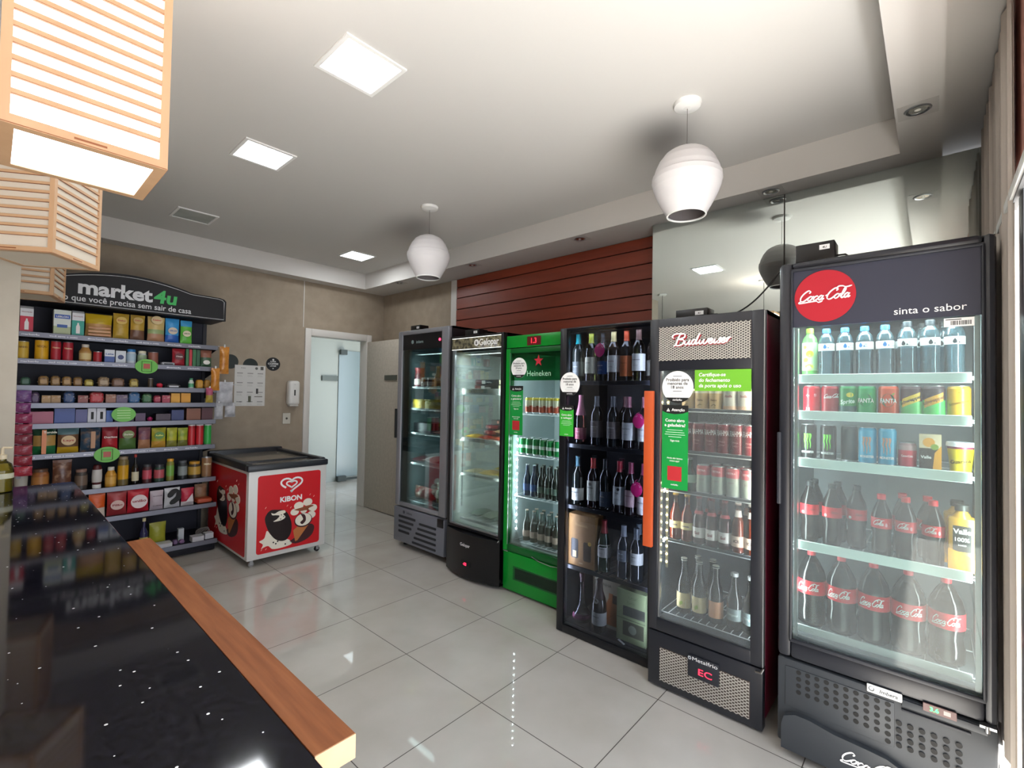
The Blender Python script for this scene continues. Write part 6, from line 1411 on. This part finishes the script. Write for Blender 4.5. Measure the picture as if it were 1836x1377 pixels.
crisp(320, 338, 767, [(.35, C('#6c6c30')), (1, noisy('#6c8c28', '#b8b034', 14, .4, 'crispyg3'))], 'yellow-green crisp bag beside the red tubes')
for a, b_, c_, n_ in ((339, 352, '#b8242c', 'red crisp tube left of the pair'), (353, 367, '#b8242c', 'red crisp tube right of the pair'), (368, 381, '#2c9c44', 'bright green crisp tube at the shelf end')):
    good('tube', a, b_, 758, 5, 'crisp_tube', n_, 'tube', [(1, C(c_))], deco=None)
# row 7
good('squeeze', 27, 52, 826, 6, 'ketchup_bottle', 'red squeeze bottle with a white label at the far left, standing on its cap', 'bottle', [(1, C('#7c1c20')), (1, C('#d8d8d8')), (1, C('#a8a49c'))])
good('jar', 57, 90, 842, 6, 'preserve_jar', 'squat orange-brown jar on the seventh shelf', 'jar', [(1, C('#8c5428')), (1, C('#5c4030')), (1, C('#a06a34'))])
good('pouch', 95, 130, 825, 6, 'nut_bag', 'brown clear-windowed bag on the seventh shelf', 'bag', [(1, noisy('#5c3828', '#a08068', 18, .3, 'nutbag', lo=.5))])
good('jar', 135, 159, 842, 6, 'preserve_jar', 'dark jar with a pinkish lid on the seventh shelf', 'jar', [(1, C('#38302c')), (1, C('#8c6c60')), (1, C('#6c5a4c'))])
good('squeeze', 166, 185, 834, 6, 'ketchup_bottle', 'dark squeeze bottle with a white label standing on a white cap', 'bottle', [(1, C('#4c1418')), (1, C('#dcdcdc')), (1, C('#c0bcb8'))])
good('mustard', 190, 211, 838, 6, 'mustard_bottle', 'mustard bottle with a white cap', 'bottle', [(1, C('#c08a2c')), (1, C('#c8c4bc')), (1, C('#d0a04c'))])
good('jar', 213, 233, 819, 6, 'olive_bag', 'tall yellow labelled container beside the mustard', 'jar', [(1, C('#6c5c34')), (1, C('#8c7c64')), (1, C('#c8941c'))])
good('slim', 238, 251, 815, 6, 'sauce_bottle', 'slim dark sauce bottle with a cream label', 'bottle', [(1, C('#14100e', .15)), (1, C('#a8342c')), (1, C('#c8c0a4'))])
good('jar', 257, 274, 833, 6, 'preserve_jar', 'jar with a pinkish red label beside the slim sauce bottle', 'jar', [(1, C('#4c2428')), (1, C('#3c3c40')), (1, C('#b84858'))])
good('jar', 278, 297, 833, 6, 'preserve_jar', 'jar with a red and green label on the seventh shelf', 'jar', [(1, C('#2c4438')), (1, C('#3c3c40')), (1, C('#b05058'))])
good('jar', 300, 314, 823, 6, 'olive_jar', 'tall slim jar with a yellow lid on the seventh shelf', 'jar', [(1, C('#7c7c34')), (1, C('#c8902c')), (1, C('#6c9c44'))])
good('jar', 321, 338, 826, 6, 'preserve_jar', 'dark jar with a grey label on the seventh shelf', 'jar', [(1, C('#24282a')), (1, C('#4c5054')), (1, C('#7c8484'))])
good('jar', 340, 363, 828, 6, 'preserve_jar', 'squat jar with a gold lid and gold label', 'jar', [(1, C('#3c3020')), (1, C('#b8862c')), (1, C('#b08c3c'))])
good('can', 364, 382, 820, 6, 'food_tin', 'tall brownish tin at the right end of the seventh shelf', 'tin', [(1, C('#8c6848'))], tx='Milho', txc='#e8dcb8')
# row 8
good('pouch', 160, 190, 882, 7, 'biscuit_bag', 'orange and white bag beside the counter edge', 'bag', [(.45, C('#c8bcb0')), (1, C('#c8541c'))])
good('pouch', 193, 229, 880, 7, 'coffee_pack', 'dull red coffee pack on the eighth shelf', 'pack', [(1, C('#9c3438'))], deco=oval('#c8a8a0', '#8c2c30', 'Pilão', .45))
good('pouch', 230, 269, 876, 7, 'sugar_pack', 'red sugar pack with a white disc lettered união', 'pack', [(1, C('#c02434'))], deco=lambda b, w_, h: (b.disc(0, h*.5, w_*.38, -.022, -.012, C('#d8c8c8')), b.text('união', w_*.2, 0, h*.48, -.0225, C('#8c1c28'), bold=.03, width=w_*.62)))
good('pouch', 270, 294, 880, 7, 'sugar_pack', 'pale grey pack on the eighth shelf', 'pack', [(1, C('#b4a8b0'))], deco=lambda b, w_, h: (b.text('ACUCAR', w_*.15, 0, h*.72, -.018, C('#4c4048'), bold=.02, width=w_*.7), b.text('GUARANI', w_*.15, 0, h*.22, -.018, C('#4c4048'), bold=.02, width=w_*.7)))
good('pouch', 296, 324, 875, 7, 'sugar_pack', 'white pack with a black swirl on the eighth shelf', 'pack', [(1, C('#c8c8cc'))], deco=lambda b, w_, h: b.ink([[(-.3, .1), (0, .5), (.3, .5), (.3, .0), (-.2, -.4)]], w_, 0, h*.5, -.018, INK, wmin=.15, wmax=.4, shear=0))
good('pouch', 326, 349, 875, 7, 'sugar_pack', 'red pack with a white wedge on the eighth shelf', 'pack', [(.25, C('#c8c0c0')), (1, C('#b0243c'))], deco=lambda b, w_, h: b.flat([(-w_*.2, h*.25), (w_*.4, h*.25), (w_*.3, h*.7)], [(0, 1, 2)], C('#d0c8c8'), -.018))
good('pouch', 350, 372, 868, 7, 'nut_bag', 'tan bag standing behind the flat red packs', 'bag', [(1, noisy('#8c6448', '#b08c6c', 20, .4, 'nutbag2'))], dy=.16)
good('flat', 352, 387, 893, 7, 'noodle_pack', 'flat orange-red pack at the right end of the eighth shelf', 'pack', [(1, C('#b04828'))])
# row 9
good('slim', 252, 268, 930, 8, 'cleaner_bottle', 'dark bottle with a yellow label and cream cap on the bottom shelf', 'bottle', [(1, C('#2c2c4c', .2)), (1, C('#c8bc94')), (1, C('#b8a85c'))])
good('pouch', 269, 299, 937, 8, 'sponge_pack', 'yellow-green sponge pack on the bottom shelf', 'pack', [(1, C('#98982c'))], dy=.12)
good('box', 283, 309, 975, 8, 'cable_box', 'white box at the front of the bottom shelf', 'box', [(1, C('#b8b8bc'))], dy=.01)
good('flat', 310, 320, 968, 8, 'charger_pack', 'small purple pack beside the front white box', 'pack', [(1, C('#6c5478'))])
good('flat', 322, 332, 968, 8, 'charger_pack', 'small purple pack nearest the white boxes on the right', 'pack', [(1, C('#7c5c80'))])
good('box', 320, 330, 948, 8, 'cable_box', 'small upright white box on the bottom shelf', 'box', [(1, C('#b4b8bc'))], dy=.14)
good('box', 345, 366, 962, 8, 'cable_box', 'low white box right of the purple packs', 'box', [(1, C('#b4b4b8'))], dy=.01)
good('box', 368, 390, 955, 8, 'cable_box', 'white box at the right end of the bottom shelf', 'box', [(1, C('#c0c0c4'))], dy=.04)
cx, w_, h, Y, z = ext(350, 378, 950, 8, .14)
mb = MB()
for k in range(4): mb.tube([(.055*math.cos(a)*(1-.08*k), .02*math.sin(a)+.01*k, .045+.030*math.sin(a+k*.6)) for a in [2*PI*q/18 for q in range(18)]], .004, C('#6c6460', .4), 6, closed=True)
o = mb.build('coiled_cable'); o.location = (cx, Y, z+.0); tag(o, 'loops of coiled grey cable behind the white boxes', 'cable', None)
MB_ = None
# green discs clipped to the rails
for px, py, r_, row, n_ in ((263, 657, .078, 1, 'green disc hanging at the second shelf rail'), (222, 743, .078, 4, 'green disc hanging at the fifth shelf rail, middle one of three'), (192, 815, .080, 5, 'green disc hanging at the sixth shelf rail, lowest of three')):
    p = at(px, py, 4.931); t = thing('rail_disc', n_, 'sign', (p.x, 4.931, p.z), 0, 'green discs on the shelf rails')
    mb = MB().disc(0, 0, r_, -.002, 0, C('#5fae34'), rz=r_*.78, seg=36)
    if row != 4:
        s_ = r_*.42; mb.tube([(-s_, -.003, -s_*1.25), (s_, -.003, -s_*1.25), (s_, -.003, s_*1.25), (-s_, -.003, s_*1.25)], .0025, C('#2c4a1c'), 4, closed=True)
        mb.box(-s_*.7, s_*.7, -.003, -.002, -s_*.6, s_*.7, C('#a8442c'))
    else:
        for k in range(4): mb.box(-r_*.55, r_*.55, -.003, -.002, r_*(.38-k*.26), r_*(.44-k*.26), C('#b8dc98'))
    mb.build('disc', t); MB().box(-.006, .006, 0, .007, -.01, .03, C('#8a8a8a')).build('clip', t)
# hanging strips left and right
col = ['#6c4a80', '#7a3c70', '#8c2c54', '#8c3048', '#7c2838', '#943444', '#8c2434', '#a02c3c']
for i in range(8):
    p0 = at(42-(i > 0)*1, 706+i*19, 4.90); w_ = .085 if i < 2 else .10
    PROTOS['hs%d' % i] = (lambda c_=col[i], w_=w_: pouch(w_, .070 if i else .085, .035, [(1, noisy(c_, '#b89ab0', 26, .3, 'hang'+c_, lo=.5, hi=.8))], name='sweet_pack'))
    spawn(proto('hs%d' % i, PROTOS['hs%d' % i]), 'sweet_pack', (p0.x, 4.885, p0.z-.06), 0, 'shiny %s sweet pack on the left hanging strip, %s' % ('violet' if i < 2 else 'crimson', ('topmost', 'second from the top', 'third from the top', 'fourth from the top', 'fifth from the top', 'third from the bottom', 'second from the bottom', 'lowest')[i]), 'pack', 'sweet packs on the hanging strip')
p = at(36, 700, 4.88)
MB().box(-.012, .012, 0, .003, -.62, -.02, C('#8a8a90')).build('hanging_strip'); o = bpy.data.objects['hanging_strip']; o.location = (p.x+.01, 4.921, p.z-.02); tag(o, 'grey hanging strip at the left front of the shelves', 'strip')
def hang(px0, py0, px1, py1, Y, name, lab, bands, cat='bag'):
    a = at(px0, py1, Y); b_ = at(px1, py0, Y); w_ = b_.x-a.x; h = b_.z-a.z
    b = pouch(w_, h, .05, bands, name='pouch')
    b[0][1].box(-.006, .006, .02, .024, h*.97, h*1.08, C('#c8c8c8'))
    return spawn(proto('hang_'+lab, lambda: b), name, ((a.x+b_.x)/2, Y, a.z), 0, lab, cat, 'bags hooked on the right side of the shelves')
OR = noisy('#a8641c', '#d09040', 16, .3, 'orange_snack'); WT = noisy('#8c8c90', '#c8c8cc', 10, .35, 'grey_white_plastic')
hang(394, 622, 413, 670, 4.99, 'snack_bag', 'orange snack bag hooked uppermost at the right of the shelves', [(1, OR)])
hang(379, 660, 396, 700, 4.87, 'snack_bag', 'orange snack bag hooked lower at the right of the shelves', [(1, OR)])
hang(370, 695, 384, 722, 4.87, 'snack_bag', 'small pink and gold bag at the right of the fourth shelf', [(.5, C('#a8903c')), (1, C('#a04864'))])
hang(388, 685, 420, 728, 5.02, 'plastic_bag', 'crumpled grey-white plastic bag hanging beside the poster', [(1, WT)])
hang(385, 722, 402, 752, 5.00, 'plastic_bag', 'small white bag hanging below the crumpled one, nearest the shelves', [(1, WT)])
hang(404, 722, 424, 748, 5.04, 'plastic_bag', 'small white bag hanging lowest beside the wall', [(1, WT)])
MB().box(GX1+.002, GX1+.20, 5.06, 5.066, 1.50, 1.506, ALU).box(GX1+.0, GX1+.01, 5.04, 5.36, 1.50, 1.515, ALU).box(GX1+.002, GX1+.12, 5.05, 5.056, 1.86, 1.866, ALU).build('hook_rail'); tag(bpy.data.objects['hook_rail'], 'thin metal hook rail at the right side of the shelves', 'hook rail')
# ------------------------------------------------------------------ things on the back wall
t = thing('notice_poster', 'white notice with rows of small print taped to the beige wall', 'poster', (1.846, YB-.002, 1.50))
mb = MB().box(-.150, .150, -.002, 0, -.215, .215, C('#c4c2be'))
for r_ in range(4):
    for c_ in range(3):
        x, z = -.10+c_*.10, .125-r_*.10
        mb.box(x-.028, x+.028, -.0028, -.002, z, z+.010, C('#8a8886')); mb.box(x-.028, x+.018, -.0028, -.002, z-.018, z-.014, C('#a8a6a2')); mb.box(x-.028, x+.024, -.0028, -.002, z-.030, z-.026, C('#a8a6a2'))
mb.box(.060, .082, -.003, -.002, -.085, -.030, C('#3a3634')); mb.box(-.015, .012, -.003, -.002, -.175, -.110, C('#4a4c3c')); mb.box(.045, .125, -.003, -.002, -.120, -.113, C('#4c4038')); mb.box(-.10, -.08, -.003, -.002, -.175, -.168, C('#4c4a48'))
mb.disc(.060, .185, .014, -.003, -.002, C('#5a5a56')); mb.box(.10, .13, -.003, -.002, .170, .205, C('#4a4844')); mb.text('Aviso', .020, -.07, .180, -.002, C('#6a6866'), bold=.01); mb.build('sheet', t)
for x, z, n_, k_ in ((1.655, 1.745, 'dark round wall sticker half hidden left of the notice', 0), (1.846, 1.715, 'dark round wall sticker behind the top edge of the notice', 1), (2.075, 1.742, 'black round wall sticker with white lettering right of the notice', 2)):
    t = thing('wall_sticker', n_, 'sticker', (x, YB-(.0008 if k_ < 2 else .0008), z), 0, 'dark round wall stickers')
    mb = MB().disc(0, 0, .074, -.001, 0, C('#1c2420' if k_ < 2 else '#16161a'), seg=32)
    if k_ == 2:
        mb.text('SUPER', .022, 0, .020, -.001, C('#d0d0d0'), bold=.02); mb.text('COFFEE', .026, 0, -.006, -.001, C('#d0d0d0'), bold=.03, width=.11); mb.text('LOVER', .022, 0, -.028, -.001, C('#d0d0d0'), bold=.02); mb.disc(0, .048, .010, -.0016, -.001, C('#d0d0d0')); mb.disc(0, -.048, .006, -.0016, -.001, C('#d0d0d0'))
    mb.build('disc', t)
t = thing('soap_dispenser', 'white wall soap dispenser beside the doorway', 'dispenser', (2.277, YB, 1.43))
mb = MB(); mb.box(-.062, .062, -.10, 0, -.135, .135, C('#d4d2ce', .3), .030, 4); mb.build('housing', t)
MB().rrect(-.007, .007, -.03, .035, .006, -.1025, -.095, INK).build('level_window', t); MB().box(-.05, .05, -.092, -.02, -.150, -.13, C('#b8b6b2'), .01).text('lux', .012, 0, .09, -.1005, C('#6a6a6a')).build('push_lever', t)
t = thing('wall_socket', 'small white wall socket below the soap dispenser', 'socket', (2.232, YB, 1.143))
MB().box(-.042, .042, -.010, 0, -.060, .060, C('#c8c4b8', .4), .004).build('plate', t); MB().disc(0, 0, .012, -.0115, -.010, C('#4a463e')).build('outlet', t)
# yellow soap bottle at the counter's far end
t = thing('dish_soap_bottle', 'clear pump bottle of yellow liquid at the far end of the granite counter', 'bottle', (.045, 2.985, 1.0))
MB().lathe([(.034, 0), (.037, .006), (.037, .095), (.030, .120), (.014, .135), (.013, .145)], glassy('soap_bottle_plastic', '#e0d888', 1.6, .06), seg=24).build('bottle', t)
MB().lathe([(.034, .003), (.0345, .085)], C('#a89a1c', .3), seg=24).build('yellow_liquid', t)
MB().lathe([(.0375, .060), (.0375, .082)], C('#c8c4a8'), seg=24, caps=(0, 0)).build('label', t)
MB().lathe([(.015, .142), (.015, .160), (.006, .163), (.006, .19)], C('#c8b89a', .3), seg=16).tube([(0, 0, .19), (.03, 0, .188)], .005, C('#c8b89a', .3), 8).build('pump', t)
